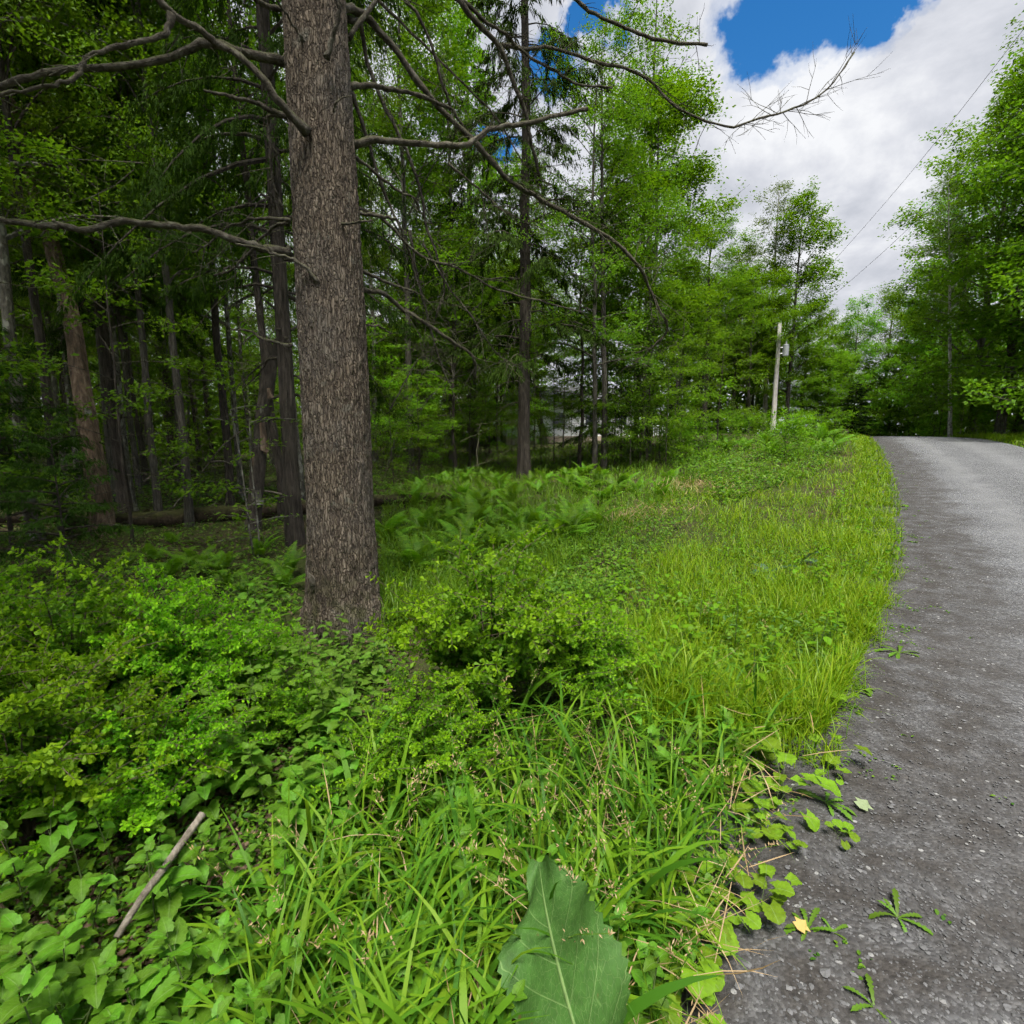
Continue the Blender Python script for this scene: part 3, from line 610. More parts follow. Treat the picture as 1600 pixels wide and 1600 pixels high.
# bark: furrows hold dark crevices, plates are grey-brown, lichen and moss low down
bm_, nt, out = newmat('furrowed_hemlock_bark'); tcn = N(nt, 'ShaderNodeTexCoord'); oc = tcn.outputs['Object']
mp = N(nt, 'ShaderNodeMapping'); mp.inputs['Scale'].default_value = (1, 1, .3); nt.links.new(oc, mp.inputs[0])
n1 = NOISE(nt, mp.outputs[0], 55, 6, .72, .8); n2 = NOISE(nt, oc, 2.2, 4); n3 = NOISE(nt, mp.outputs[0], 120, 3, .7)
vmap = N(nt, 'ShaderNodeMapping'); vmap.inputs['Scale'].default_value = (1, 1, .2); nt.links.new(VM(nt, 'ADD', oc, VM(nt, 'SCALE', VM(nt, 'SUBTRACT', N(nt, 'ShaderNodeTexNoise').outputs['Color'], (.5, .5, .5)).outputs[0], .0).outputs[0]).outputs[0], vmap.inputs[0])
wrp = N(nt, 'ShaderNodeTexNoise'); setin(wrp, Scale=14.0, Detail=3.0); nt.links.new(oc, wrp.inputs['Vector'])
wv = VM(nt, 'ADD', vmap.outputs[0], VM(nt, 'SCALE', VM(nt, 'SUBTRACT', wrp.outputs['Color'], (.5, .5, .5)).outputs[0], .05).outputs[0]).outputs[0]
vo = N(nt, 'ShaderNodeTexVoronoi'); vo.feature = 'DISTANCE_TO_EDGE'; setin(vo, Scale=54.0); nt.links.new(wv, vo.inputs['Vector'])
vo2 = N(nt, 'ShaderNodeTexVoronoi'); setin(vo2, Scale=54.0); nt.links.new(wv, vo2.inputs['Vector'])
pc = N(nt, 'ShaderNodeSeparateColor'); nt.links.new(vo2.outputs['Color'], pc.inputs[0])
plate = RAMP(nt, vo.outputs['Distance'], [(0, 0), (.05, .35), (.16, 1)])
c = RAMP(nt, n1, [(.30, (.072, .055, .040)), (.46, (.142, .113, .084)), (.60, (.205, .168, .128)), (.74, (.30, .262, .212))])
c = MIXC(nt, 1.0, c, RAMP(nt, pc.outputs[0], [(0, .72), (1, 1.22)]), 'MULTIPLY')
c = MIXC(nt, plate, (.046, .037, .028), c)
c = MIXC(nt, RAMP(nt, n2, [(.45, 0), (.7, .55)]), c, (.13, .122, .11))
atn = N(nt, 'ShaderNodeAttribute', attribute_name='t')
c = MIXC(nt, RAMP(nt, atn.outputs['Fac'], [(.35, 0), (.85, .75)]), c, (.06, .048, .038))
sp = N(nt, 'ShaderNodeSeparateXYZ'); nt.links.new(oc, sp.inputs[0])
c = MIXC(nt, RAMP(nt, NOISE(nt, oc, 6.5, 5, .65), [(.60, 0), (.70, .4)]), c, (.19, .19, .155))
mossf = M(nt, 'MULTIPLY', RAMP(nt, sp.outputs[2], [(.0, 1), (.35, .35), (.8, 0)]), RAMP(nt, NOISE(nt, oc, 9, 5), [(.45, 0), (.6, .85)]))
c = MIXC(nt, mossf, c, (.06, .07, .018))
p = N(nt, 'ShaderNodeBsdfPrincipled'); setin(p, Roughness=.92); p.inputs['Specular IOR Level'].default_value = .12; nt.links.new(c, p.inputs['Base Color'])
bp = N(nt, 'ShaderNodeBump'); setin(bp, Strength=.9, Distance=.012); nt.links.new(M(nt, 'ADD', M(nt, 'ADD', M(nt, 'MULTIPLY', plate, 1.1), M(nt, 'MULTIPLY', pc.outputs[1], .35)), M(nt, 'ADD', M(nt, 'MULTIPLY', n1, .6), M(nt, 'MULTIPLY', n3, .4))), bp.inputs['Height']); nt.links.new(bp.outputs[0], p.inputs['Normal']); nt.links.new(p.outputs[0], out.inputs[0])
BIG = empty('hemlock_tree', (TX, TY, 0)); tag(BIG, 'large hemlock with furrowed grey-brown trunk and bare dead branches, nearest tree', 'tree')
obj('trunk', mb.mesh('trunk', bm_, True), BIG)
crown = conifer(77, 21, 9.0, 3.8, 6000, .30, .02, MAT['hemlock'], MAT['bark_dark'], nlimb=60, dead=0, wsp=.25)
obj('crown', crown['crown'], BIG)
def axd(py): return 3.56 + py / 1000 * .69
# dead branches: photo points, depth from the trunk's axis at start and end, widths in px at start and end
BR = [
 ([(448, 95), (400, 86), (310, 72), (200, 97), (100, 103), (0, 132), (-120, 165)], 0, -.5, 19, 12),
 ([(482, 208), (440, 160), (385, 92), (330, 55), (268, 18), (225, -30), (180, -90)], -.27, -.9, 17, 15),
 ([(268, 22), (240, 42), (190, 72), (130, 92), (110, 132), (60, 142), (-30, 152)], -.72, -1.0, 13, 7),
 ([(450, 182), (400, 162), (360, 152), (318, 141)], .05, -.2, 12, 6),
 ([(455, 393), (400, 382), (340, 370), (260, 354), (190, 349), (130, 360), (80, 356), (0, 345), (-120, 330)], -.05, -.8, 17, 14),
 ([(497, 442), (470, 418), (450, 402), (410, 391), (368, 381)], -.27, -.4, 9, 5),
 ([(452, 345), (410, 341), (385, 350), (340, 365), (300, 395)], .1, .3, 8, 3),
 ([(450, 350), (420, 355), (385, 395), (355, 425), (335, 430)], .15, .6, 8, 4),
 ([(545, 228), (600, 227), (700, 228), (740, 215), (790, 193), (850, 185), (918, 170)], 0, .3, 15, 9),
 ([(540, 135), (590, 138), (640, 148), (705, 170)], .05, .5, 14, 8),
 ([(530, 10), (575, 18), (650, 120), (740, 215), (800, 280), (870, 325), (960, 380), (1005, 425), (1030, 475), (1042, 512), (1015, 545)], .1, 2.2, 16, 4),
 ([(545, 60), (600, -10), (625, 0), (665, 62), (690, 130), (705, 170), (735, 215)], .15, .9, 9, 5),
 ([(690, -40), (730, 20), (785, 78), (812, 150), (825, 210), (843, 276)], .8, 1.6, 14, 7),
 ([(783, 72), (820, 78), (862, 76), (940, 105), (1010, 120), (1060, 168), (1140, 200), (1220, 176), (1290, 140), (1335, 82)], 1.15, 2.0, 9, 3),
 ([(860, -25), (900, 0), (950, 30), (1020, 56), (1105, 70)], 1.0, 1.3, 9, 7),
 ([(700, -20), (760, 30), (800, 62), (850, 100), (900, 125), (957, 137)], .9, 1.5, 8, 5),
 ([(548, 240), (600, 280), (640, 312), (662, 340)], .15, .7, 8, 4),
 ([(548, 330), (575, 336), (620, 341)], .05, .0, 9, 8), ([(530, 352), (560, 350), (582, 345)], -.2, -.25, 6, 4),
 ([(555, 325), (600, 350), (680, 408), (740, 432), (820, 465), (910, 488)], .12, 1.4, 8, 3),
 ([(555, 418), (600, 434), (652, 458)], .05, .3, 9, 4),
 ([(556, 452), (600, 470), (640, 490), (690, 526), (735, 557), (742, 590)], .1, .9, 11, 7),
 ([(545, 30), (565, 45), (590, 130), (630, 230), (655, 300), (668, 360), (692, 440), (680, 500)], .2, 1.3, 11, 4),
 ([(547, 140), (575, 215), (600, 290), (622, 350), (640, 400), (660, 470)], .2, 1.0, 9, 4),
 ([(560, 508), (585, 513), (612, 521)], .1, .3, 6, 4),
 ([(455, 540), (420, 530), (395, 521), (362, 515)], .1, .4, 8, 4),
 ([(510, 92), (522, 50), (527, 0), (530, -60)], -.24, -.4, 10, 8), ([(475, 65), (450, 30), (425, -10)], -.22, -.5, 6, 4),
 ([(455, 15), (420, 8), (380, -20)], .0, -.3, 12, 9), ([(522, 175), (535, 162), (548, 150)], -.22, -.25, 5, 3),
 ([(445, 180), (425, 200), (422, 260), (430, 305), (442, 330)], .3, .6, 9, 5),
 ([(640, 360), (665, 470), (700, 600), (705, 560)], .9, 1.6, 6, 2), ([(590, 0), (690, 95), (760, 165), (810, 245), (860, 290)], 1.0, 1.8, 6, 2),
 ([(660, 380), (720, 470), (770, 540), (812, 575)], .9, 1.5, 5, 2), ([(700, 255), (760, 300), (790, 330), (830, 352)], .5, 1.0, 5, 2), 
 ([(610, 640), (655, 560), (690, 545)], 1.2, 1.4, 3, 2)]
rb = np.random.default_rng(5)
for pts, da, db, wa, wb in BR:
    n = len(pts); dep = [axd(pts[0][1]) + da + (db - da) * (q / (n - 1)) for q in range(n)]
    P = smooth_path(np.array([at(x, y, d) for (x, y), d in zip(pts, dep)]), max(10, n * 5)); m_ = len(P); s = np.linspace(0, 1, m_)
    kn = rb.normal(0, .020, (max(3, m_ // 4), 3)); kn[0] = 0; kn[-1] = 0; P += np.column_stack([np.interp(s, np.linspace(0, 1, len(kn)), kn[:, c_]) for c_ in range(3)]); P[1:-1] += rb.normal(0, .004, (m_ - 2, 3)); R0 = .66 * (wa + (wb - wa) * s) * np.interp(s, np.linspace(0, 1, n), dep) / 800 / 2
    R0 = R0 * (1 + .5 * np.exp(-s * 14)) * (1 + rb.normal(0, .05, m_))
    bb = MB(); tube(bb, P - np.array([TX, TY, 0]), R0, 9, wob=.36, seed=int(wa * 7 + n))
    ln = np.linalg.norm(np.diff(P, axis=0), axis=1).sum()
    tips = wb <= 5 and ln > .8
    for q in range(int(ln * (13 if tips else 8)) if ln > .6 else 0):       # twigs
        sj = rb.uniform(.25, 1); o = np.array([np.interp(sj, s, P[:, c_]) for c_ in range(3)]) - np.array([TX, TY, 0])
        tn = unit(P[min(m_ - 1, int(sj * m_) + 1)] - P[max(0, int(sj * m_) - 1)])
        l2 = rb.uniform(.08, .5) * (1.2 if tips else .6); d2 = unit(tn * .6 + rb.normal(0, .6, 3)); u = np.linspace(0, 1, 5)[:, None]
        c2 = o + d2 * l2 * u + np.cumsum(rb.normal(0, .012, (5, 3)), 0) * u + np.array([0, 0, -.12 * l2]) * u ** 2
        tube(bb, c2, .0045 * (1 - .75 * u[:, 0]), 3, cap=False)
        if l2 > .22:
            for e_ in range(3):
                o3 = c2[rb.integers(1, 4)]; d3 = unit(d2 + rb.normal(0, .6, 3)); tube(bb, np.array([o3, o3 + d3 * l2 * .25 + rb.normal(0, .01, 3), o3 + d3 * l2 * .5]), [.0025, .002, .001], 3, cap=False)
    obj('branch', bb.mesh('branch', MAT['deadbranch'], True), BIG)
# torn stub with a splinter of pale wood, low on the trunk's edge
P0 = at(489, 905, 3.93) - np.array([TX, TY, 0]); sb = MB()
tube(sb, np.array([P0 + [.06, .1, -.03], P0, P0 + [-.012, -.03, .035], P0 + [-.02, -.045, .07]]), [.035, .03, .018, .004], 6, wob=.5, seed=3)
tube(sb, np.array([P0 + [.05, .1, -.07], P0 + [.0, -.02, -.03], P0 + [-.005, -.05, .01]]), [.03, .018, .004], 5, wob=.5, seed=4)
obj('broken_stub', sb.mesh('broken_stub', MAT['deadwood']), BIG)

# ---- named trees of the woods behind, where the photo shows their trunks
tree_px('hem0', 818, 747, 'tall hemlock with drooping dark needles behind the fern clearing, widest trunk there', wpx=21, h=21, rz=2)
tree_px('hemnear', 462, 850, 'dark second trunk half hidden behind the big hemlock', wpx=26, h=18, rz=1)
tree_px('hemnear', 196, 806, 'dark straight hemlock trunk behind the leaning snag', wpx=17, h=19, rz=4)
tree_px('beech0', 52, 842, 'pale mottled trunk near the left edge of the photo', wpx=19, h=15, bark='bark_mottled')
tree_px('maple1', 97, 832, 'thin dark trunk between mottled trunk and leaning snag', wpx=12, h=13)
tree_px('maple0', 206, 800, 'grey trunk close behind the dark straight hemlock', wpx=12, h=14, bark='bark_mottled')
tree_px('maple0', 299, 822, 'slender mossy trunk standing at the fallen log', wpx=11, h=13)
tree_px('maple1', 620, 692, 'leaning dark trunk just beyond the big hemlock', wpx=16, h=16, tilt=(0, .08))
tree_px('maple0', 575, 690, 'dark straight trunk close by the big hemlock', wpx=15, h=16, bark='bark_dark')
tree_px('hem2', 738, 716, 'grey hemlock trunk between the leaning trunk and the widest one', wpx=17, h=19)
tree_px('maple1', 776, 696, 'dark slim trunk close to the widest hemlock trunk', wpx=13, h=15)
tree_px('sap2', 712, 742, 'thin dark sapling in ferns before the grey hemlock', wpx=6, h=7, bark='bark_dark')
tree_px('maple1', 850, 694, 'curved dark trunk just beside the widest hemlock trunk', wpx=12, h=14, tilt=(0, .09))
tree_px('sap2', 905, 732, 'thin black stem in front of the white house', wpx=7, h=8, bark='bark_dark')
tree_px('beech0', 929, 740, 'grey trunk of the touching pair by the white house', sxy=.55, h=12, rz=.5, bark='bark_grey')
tree_px('ash0', 944, 736, 'leaning paler trunk of the touching pair by the white house', sxy=.6, h=13, tilt=(0, .05), rz=2)
tree_px('maple2', 992, 708, 'light grey trunk at the clearing past the touching pair', wpx=10, h=13)
tree_px('maple2', 1012, 712, 'second light grey trunk at the clearing edge', wpx=11, h=12)
tree_far('ash0', 1006, 25, 'tall airy tree rising highest against the clouds', h=19.5, wpx=13, rz=1.2)
tree_far('spruce0', 945, 27, 'dark narrow spruce top beside the tall airy tree', h=13.5, sxy=.8)
tree_far('maple1', 1100, 34, 'black trunk at the far edge of the grass bank', h=13, wpx=9, bark='bark_dark')
tree_far('aspen0', 1191, 44, 'pale slender aspen with thin crown behind the utility pole', h=19.5, wpx=8, rz=.3)
tree_far('fullmaple', 1226, 43, 'bright green maple right behind the utility pole', h=18.5, wpx=9, sxy=.95, rz=2.2)
tree_far('maple0', 1142, 43, 'thin grey trunk between black trunk and pale aspen', h=14, wpx=6)
tree_far('maple2', 1168, 40, 'leafy tree with thin trunk close before the pale aspen', h=12, wpx=6)
tree_far('ash0', 1060, 36, 'grey-green leafy tree under the tip of the drooping branch', h=13, wpx=8)
tree_far('maple2', 1120, 48, 'leafy maple behind the black trunk', h=14, wpx=7); tree_far('maple0', 1270, 55, 'broad green tree behind the bright maple', h=15, wpx=8, sxy=1.0)
tree_far('spruce0', 1345, 62, 'dark spruce where the lane disappears', h=13, sxy=1.1); tree_far('spruce0', 1395, 60, 'dark spruce beyond the crest of the lane', h=15, sxy=1.2)
tree_far('roadside1', 1318, 56, 'green tree behind the reddish stump', h=17, sxy=1.0); tree_far('roadside0', 1372, 58, 'rounded green tree closing the far end of the lane', h=19, sxy=1.1)
tree_far('hem1', 1440, 50, 'dark hemlock shading the far bend of the lane', h=16, sxy=1.1); tree_far('roadside1', 1425, 54, 'leafy tree over the crest of the lane', h=18)
tree_far('spruce0', 1330, 46, 'low dark spruce beside the reddish stump', h=6.5, sxy=.8)
tree_far('maple0', 640, 19, 'leafy tree filling the canopy gap right of the big trunk', h=18, sxy=.8); tree_far('maple2', 705, 22, 'yellow-green tree high behind the radiating dead branches', h=18, sxy=.85); tree_far('beech0', 585, 25, 'leafy tree high behind the big trunk', h=19, sxy=.9)
for px, dp, sc_, lab in [(1508, 30, 1.5, 'rounded shrub right beside the white birch'), (1532, 28.5, 1.8, 'rounded shrub on the far verge, second from the white birch'), (1555, 27, 1.6, 'rounded shrub on the far verge, third from the white birch'), (1577, 25.5, 2.0, 'tallest rounded shrub on the far verge'), (1600, 24, 1.7, 'rounded shrub on the far verge at the photo edge'), (1452, 36, 1.8, 'rounded shrub left of the white birch'), (1432, 40, 1.8, 'rounded shrub at the crest of the lane')]:
    tree_far('shrub', px + 6, dp, lab, 'shrubs across the lane', sz=sc_)
# woods on the far side of the lane
tree_far('aspen0', 1484, 27.5, 'white birch trunk standing at the far edge of the lane', h=13, wpx=6, bark='bark_birch', tilt=(0, -.13), rz=0)
tree_far('roadside0', 1515, 31, 'big leafy tree towering behind the white birch', h=19, sxy=1.1, rz=1); tree_far('roadside1', 1590, 26, 'full green tree across the lane, cut by the photo edge', h=19.5, sxy=1.1, rz=3)
tree_far('roadside2', 1640, 22.5, 'yellow-green tree overhanging the lane at the photo edge', h=17, sxy=1.05, rz=2); tree_far('roadside0', 1478, 39, 'tall tree behind the birch, nearer the bend', h=19, sxy=1.05, rz=5)
tree_far('roadside1', 1720, 20, 'tallest tree reaching in from the right edge of the photo', h=20, sxy=1.15, rz=.6); tree_far('roadside2', 1448, 46, 'leafy tree left of the white birch', h=16.5, sxy=1.0)
tree_far('ash0', 1560, 24.5, 'airy small-leaved tree overtopping the others across the lane', h=18, sxy=1.2, rz=1)
tree_far('sap1', 1466, 30, 'thin sapling on the near side of the white birch', h=4.5); tree_far('sap1', 1498, 30.5, 'thin pale sapling just past the white birch', h=5, bark='bark_pale')
for q, (px, dp, kd, hh) in enumerate([(1530, 27, 'sap3', 2.6), (1560, 25.5, 'sap1', 3.6), (1588, 24, 'sap3', 2.8), (1612, 23, 'sap0', 4.4), (1640, 21, 'sap1', 3.8), (1515, 31, 'sap0', 5), (1445, 36, 'sap1', 3.4), (1425, 38, 'sap3', 2.6),
                                       (1575, 26.5, 'sap0', 5.5), (1628, 22.5, 'sap3', 2.4), (1545, 29, 'sap1', 4.6), (1665, 20, 'sap0', 5)]):
    tree_far(kd, px + 34, dp + .8, LOOK[kd] + ' across the lane, ' + ('left of the white birch' if px < 1480 else 'just right of the white birch' if px < 1540 else 'midway between white birch and photo edge' if px < 1585 else 'at the right edge of the photo'), 'saplings across the lane', h=hh)
for q, (px, dp, kd, hh) in enumerate([(1045, 50, 'maple1', 15), (1085, 55, 'maple0', 15), (1150, 52, 'roadside1', 14), (1205, 56, 'roadside0', 14), (1245, 50, 'roadside1', 11), (1290, 50, 'roadside1', 10), (1300, 62, 'roadside0', 15)]):
    tree_far(kd, px, dp, ['rearmost leafy tree seen past the touching pair', 'rearmost leafy tree between touching pair and black trunk', 'round leafy tree behind the thin grey trunk', 'round leafy tree filling the gap behind pole and pale aspen', 'lower leafy tree past the bright maple', 'small leafy tree at the dip before the reddish stump', 'rearmost round tree above the reddish stump'][q], h=hh, sxy=1.0)
rth = np.random.default_rng(404)
for q in range(26):
    for _ in range(60):
        az_ = math.radians(rth.uniform(-52, -16)); r_ = rth.uniform(10, 26); x, y = r_ * math.sin(az_), r_ * math.cos(az_)
        if free(x, y, 1.0): break
    kd = rth.choice(['maple0', 'maple1', 'beech0']); plant_tree(kd, x, y, 'very thin ' + wood_label(kd, x, y).replace('leafy ', ''), 'thin trees of the dark woods', h=rth.uniform(12, 16), sxy=rth.uniform(.35, .55), tilt=(rth.normal(0, .03), rth.normal(0, .03)))
for px, py in [(1045, 706), (1072, 700), (1100, 699), (1128, 696), (1150, 692), (1172, 690), (1190, 688), (1226, 686), (1245, 688), (1262, 684), (1285, 686), (1304, 684), (1240, 712), (1225, 722), (1060, 722), (1090, 716)]:
    tree_px('shrub', px, py, 'low bright shrub on the grass bank, ' + ('beside the clearing' if px < 1080 else 'below the black trunk' if px < 1140 else 'left of the utility pole' if px < 1180 else 'at the foot of the utility pole' if px < 1228 else 'halfway from pole to stump' if px < 1270 else 'next to the reddish stump'), 'shrubs on the bank', sz=rng.uniform(.55, 1.0))
# understorey at the edge of the clearing
for q, (px, py, kd, hh) in enumerate([(640, 720, 'sap0', 5), (690, 735, 'sap3', 2.4), (760, 725, 'sap1', 4), (790, 742, 'sap3', 2), (865, 728, 'sap0', 5), (960, 728, 'sap1', 4.2), (985, 735, 'sap3', 2.6), (1030, 722, 'sap1', 4.4),
                                       (1055, 715, 'sap0', 5.6), (1085, 706, 'sap1', 4.5), (1120, 700, 'sap0', 5), (1010, 730, 'sap0', 5), (880, 705, 'sap2', 7), (600, 735, 'sap1', 3.6), (615, 760, 'sap1', 3), (655, 752, 'sap1', 3.4), (735, 738, 'sap0', 5), (800, 715, 'sap1', 5), (845, 735, 'sap1', 3.6), (890, 738, 'sap1', 3), (925, 715, 'sap0', 6), (970, 715, 'sap1', 5.5), (1000, 722, 'sap0', 6), (1040, 735, 'sap1', 3.2), (705, 720, 'sap1', 5), (640, 700, 'sap0', 6.5), (580, 705, 'sap0', 6), (835, 712, 'sap2', 7.5), (670, 705, 'sap2', 8)]):
    G_ = ground_at([px], [py])[0]; tree_px(kd, px, py, wood_label(kd, G_[0], G_[1]).replace('halfway in', 'at the fern clearing').replace('in the front rank', 'at the fern clearing').replace('deep in the woods', 'back of the clearing'), 'saplings of the woods', h=hh)
for px, py, hh, lab in [(20, 850, 3.2, 'young hemlock with flat green sprays before the mottled trunk'), (-60, 870, 3.6, 'young hemlock half cut by the left edge of the photo'), (110, 900, 1.8, 'smallest young hemlock, in front of the leaning snag')]:
    tree_px('hemsap', px, py, lab, 'young hemlocks', h=hh)
plant_tree('maple0', -5.2, -.6, 'leafy tree standing just outside the left edge of the photo, shading the barberries', None, h=15, sxy=.95)
# random trees filling the woods
rf = np.random.default_rng(17)
cnt = 0; tries = 0
while cnt < 42 and tries < 4000:
    tries += 1; az = math.radians(rf.uniform(-62, 16)); r_ = math.sqrt(rf.uniform(13.5 ** 2, 46 ** 2)); x, y = r_ * math.sin(az), r_ * math.cos(az)
    deg = math.degrees(az)
    if deg > -14 and r_ < 19: continue
    if 1 < deg < 14 and 22 < r_ < 60: continue            # the house's yard
    if lateral(x, y)[0] > -5 or not free(x, y, 2.4): continue
    kd = rf.choice(['maple0', 'maple1', 'beech0', 'hem2', 'hem1', 'ash0', 'maple2'], p=[.24, .22, .22, .06, .03, .1, .13])
    where = 'dark woods past the fallen log' if deg < -22 else 'woods behind the fern clearing'
    plant_tree(kd, x, y, wood_label(kd, x, y), 'trees of the woods', h=rf.uniform(14, 19), sxy=rf.uniform(.55, .9), tilt=(rf.normal(0, .02), rf.normal(0, .02))); cnt += 1
cnt = 0; tries = 0
while cnt < 72 and tries < 4000:
    tries += 1; az = math.radians(rf.uniform(-60, 12)); r_ = math.sqrt(rf.uniform(8 ** 2, 40 ** 2)); x, y = r_ * math.sin(az), r_ * math.cos(az); deg = math.degrees(az)
    if deg > -14 and r_ < 15.5: continue
    if 3 < deg < 12 and 17 < r_ < 60: continue
    if lateral(x, y)[0] > -4 or not free(x, y, 1.1): continue
    kd = rf.choice(['sap0', 'sap1', 'sap2', 'sap3'], p=[.35, .2, .35, .1]); where = 'dark woods past the fallen log' if deg < -22 else 'woods behind the fern clearing'
    plant_tree(kd, x, y, wood_label(kd, x, y), 'saplings of the woods', sz=rf.uniform(.75, 1.3)); cnt += 1

# far wood closing the view: reads as one mass
fw = MB(); rw = np.random.default_rng(99); ft = MB()
azs = np.radians(np.concatenate([rw.uniform(-66, 2, 210), rw.uniform(13, 60, 120)])); rs = rw.uniform(48, 78, len(azs))
for a_, r_ in zip(azs, rs):
    x, y = r_ * math.sin(a_), r_ * math.cos(a_)
    if -3 < lateral(x, y)[0] < RW + 3 and r_ < 75: continue
    z0 = float(height(np.array([x]), np.array([y]))[0]); H = rw.uniform(9, 15); n = 340; q = rw.random(n) ** 1.1; w = 3.0 * np.sin(np.pi * (.22 + .74 * q)) ** .6
    an = rw.random(n) * 6.28; rd = np.sqrt(rw.random(n)) * w
    P = np.column_stack([x + np.cos(an) * rd, y + np.sin(an) * rd, z0 + H * q]); L = rw.uniform(.36, .78, n)
    leaves(fw, P, rand_dirs(n, rw, .4), rand_norm(n, rw, .6), L, L * .6, T_DIAMOND, .2)
    tube(fw, np.array([[x, y, z0 - .2], [x, y, z0 + H * .8]]), [.16, .06], 5, mi=1)
tag(obj('far_woods', fw.mesh('far_woods', [MAT['maple'], MAT['bark_grey']])), 'distant mass of green forest behind everything', 'forest', kind='stuff')

# ------------------------------------------------------------------ dead wood
def snag(name, pts, depth, w0, w1, mat, label, seed, jag=.35, strips=6):
    """broken dead trunk: photo points from base to top"""
    n = len(pts); P = smooth_path(np.array([at(x, y, depth + dd) for x, y, dd in pts]), 26); s = np.linspace(0, 1, 26); r = np.random.default_rng(seed)
    base = P[0].copy(); k = 14; R0 = (w0 + (w1 - w0) * s) * depth / 1600 * (1 + .35 * np.exp(-s * 12)); tan = unit(np.gradient(P, axis=0)); a = unit(np.cross(tan, [0, 1, .01])); b = np.cross(tan, a)
    thv = np.arange(k) / k * 2 * np.pi; ring = np.cos(thv)[None, :, None] * a[:, None] + np.sin(thv)[None, :, None] * b[:, None]
    rr_ = R0[:, None] * (.86 + .28 * r.random((1, k)) + .12 * r.random((26, k))); V = (P - base)[:, None] + ring * rr_[..., None]
    V[-1, :, 2] += r.uniform(-.1, jag, k); V[-2, :, 2] += r.uniform(-.06, .08, k)
    i = np.arange(25)[:, None] * k; j = np.arange(k)[None]; j2 = (j + 1) % k
    q = np.stack([i + j, i + j2, i + k + j2, i + k + j], -1).reshape(-1, 4); top = len(V.reshape(-1, 3)); mb = MB()
    mb.add(np.vstack([V.reshape(-1, 3), [V[-3].mean(0)]]), [q, np.stack([25 * k + np.arange(k), 25 * k + (np.arange(k) + 1) % k, np.full(k, top)], 1)])
    o = empty(name, tuple(base)); obj('trunk', mb.mesh('trunk', mat, False), o); tag(o, label, 'dead tree')
    for q in range(strips):                     # loose plates of bark
        u = r.uniform(.15, .93); c = np.array([np.interp(u, s, P[:, e]) for e in range(3)]) - base; an = r.uniform(-2.8, -.3); rad_ = np.interp(u, s, R0); ln = r.uniform(.15, .5); hw = r.uniform(.2, .5)
        rows = np.linspace(0, 1, 5); cols = np.linspace(-hw, hw, 4); G = []
        for e in rows:
            for w in cols:
                off = 1.06 + (.5 if q % 3 == 0 else .15) * (1 - e) ** 2; G.append(c + np.array([math.cos(an + w) * rad_ * off, math.sin(an + w) * rad_ * off, (e - .5) * ln + r.normal(0, .01)]))
        f = [[y * 4 + x, y * 4 + x + 1, y * 4 + x + 5, y * 4 + x + 4] for y in range(4) for x in range(3)]
        G = np.array(G); back_ = G - np.column_stack([np.cos(an) * np.ones(20), np.sin(an) * np.ones(20), np.zeros(20)]) * .012
        pb = MB(); pb.add(np.vstack([G, back_]), [np.array(f), np.array(f)[:, ::-1] + 20]); obj('bark_plate', pb.mesh('bark_plate', MAT['bark_mottled'] if q % 2 else MAT['snagwood']), o)
    return o
snag('broken_snag', [(163, 845, 0), (150, 740, 0), (130, 620, .1), (112, 500, .2), (80, 380, .3), (42, 250, .5), (28, 190, .6)], 8.2, 27, 15, MAT['snagwood'], 'leaning broken snag with peeling reddish-brown wood', 3, .5, 9)
snag('birch_snag', [(396, 835, 0), (402, 760, 0), (408, 690, 0), (418, 610, 0), (424, 556, 0)], 8.6, 19, 21, MAT['bark_dark'], 'dark broken stump with jagged top and curling pale bark by the big hemlock', 8, .45, 7)
P = smooth_path(np.array([at(-160, 824, 9.0), at(0, 820, 9.0), at(120, 815, 9.0), at(200, 822, 8.8), at(300, 812, 9.2), at(430, 803, 9.9), at(560, 800, 10.6), at(720, 796, 11.4)]), 60)
P[:, 2] = gz_at(P[:, 0], P[:, 1]) + .14 + .03 * np.sin(np.linspace(0, 9, 60)) ; lb = MB()
tube(lb, P - P[0], np.interp(np.linspace(0, 1, 60), [0, .35, .5, 1], [.10, .12, .17, .11]), 12, wob=.22, seed=6)
tag(obj('fallen_log', lb.mesh('fallen_log', MAT['logbark'], True), None, tuple(P[0])), 'mossy fallen log lying across the dark forest floor', 'log')
for px0, py0, px1, py1, dp, rd, lab in [(225, 752, 300, 718, 9.6, .022, 'pale fallen branch leaning behind the log near slender trunk'), (330, 722, 372, 728, 10, .02, 'short pale fallen branch past the log, close to the broken stump'),
                                        (270, 795, 292, 772, 9.3, .012, 'thin stick leaning on the log beside slender trunk'), (60, 862, 90, 866, 7.5, .012, 'thin pale stick on the ground before the mottled trunk'), (440, 772, 372, 770, 9.4, .02, 'dead branch lying behind the dark broken stump')]:
    a, b = at(px0, py0, dp), at(px1, py1, dp + .3); a[2] = max(a[2], gz_at(a[0], a[1])[0] + .02); P = smooth_path(np.array([a, a * .6 + b * .4 + [0, 0, .05], b]), 10); sb = MB(); tube(sb, P - P[0], rd * np.linspace(1, .5, 10), 6, wob=.3)
    tag(obj('fallen_branch', sb.mesh('fallen_branch', MAT['deadwood'], True), None, tuple(P[0])), lab, 'branch')
bw = MB(); rq = np.random.default_rng(66)
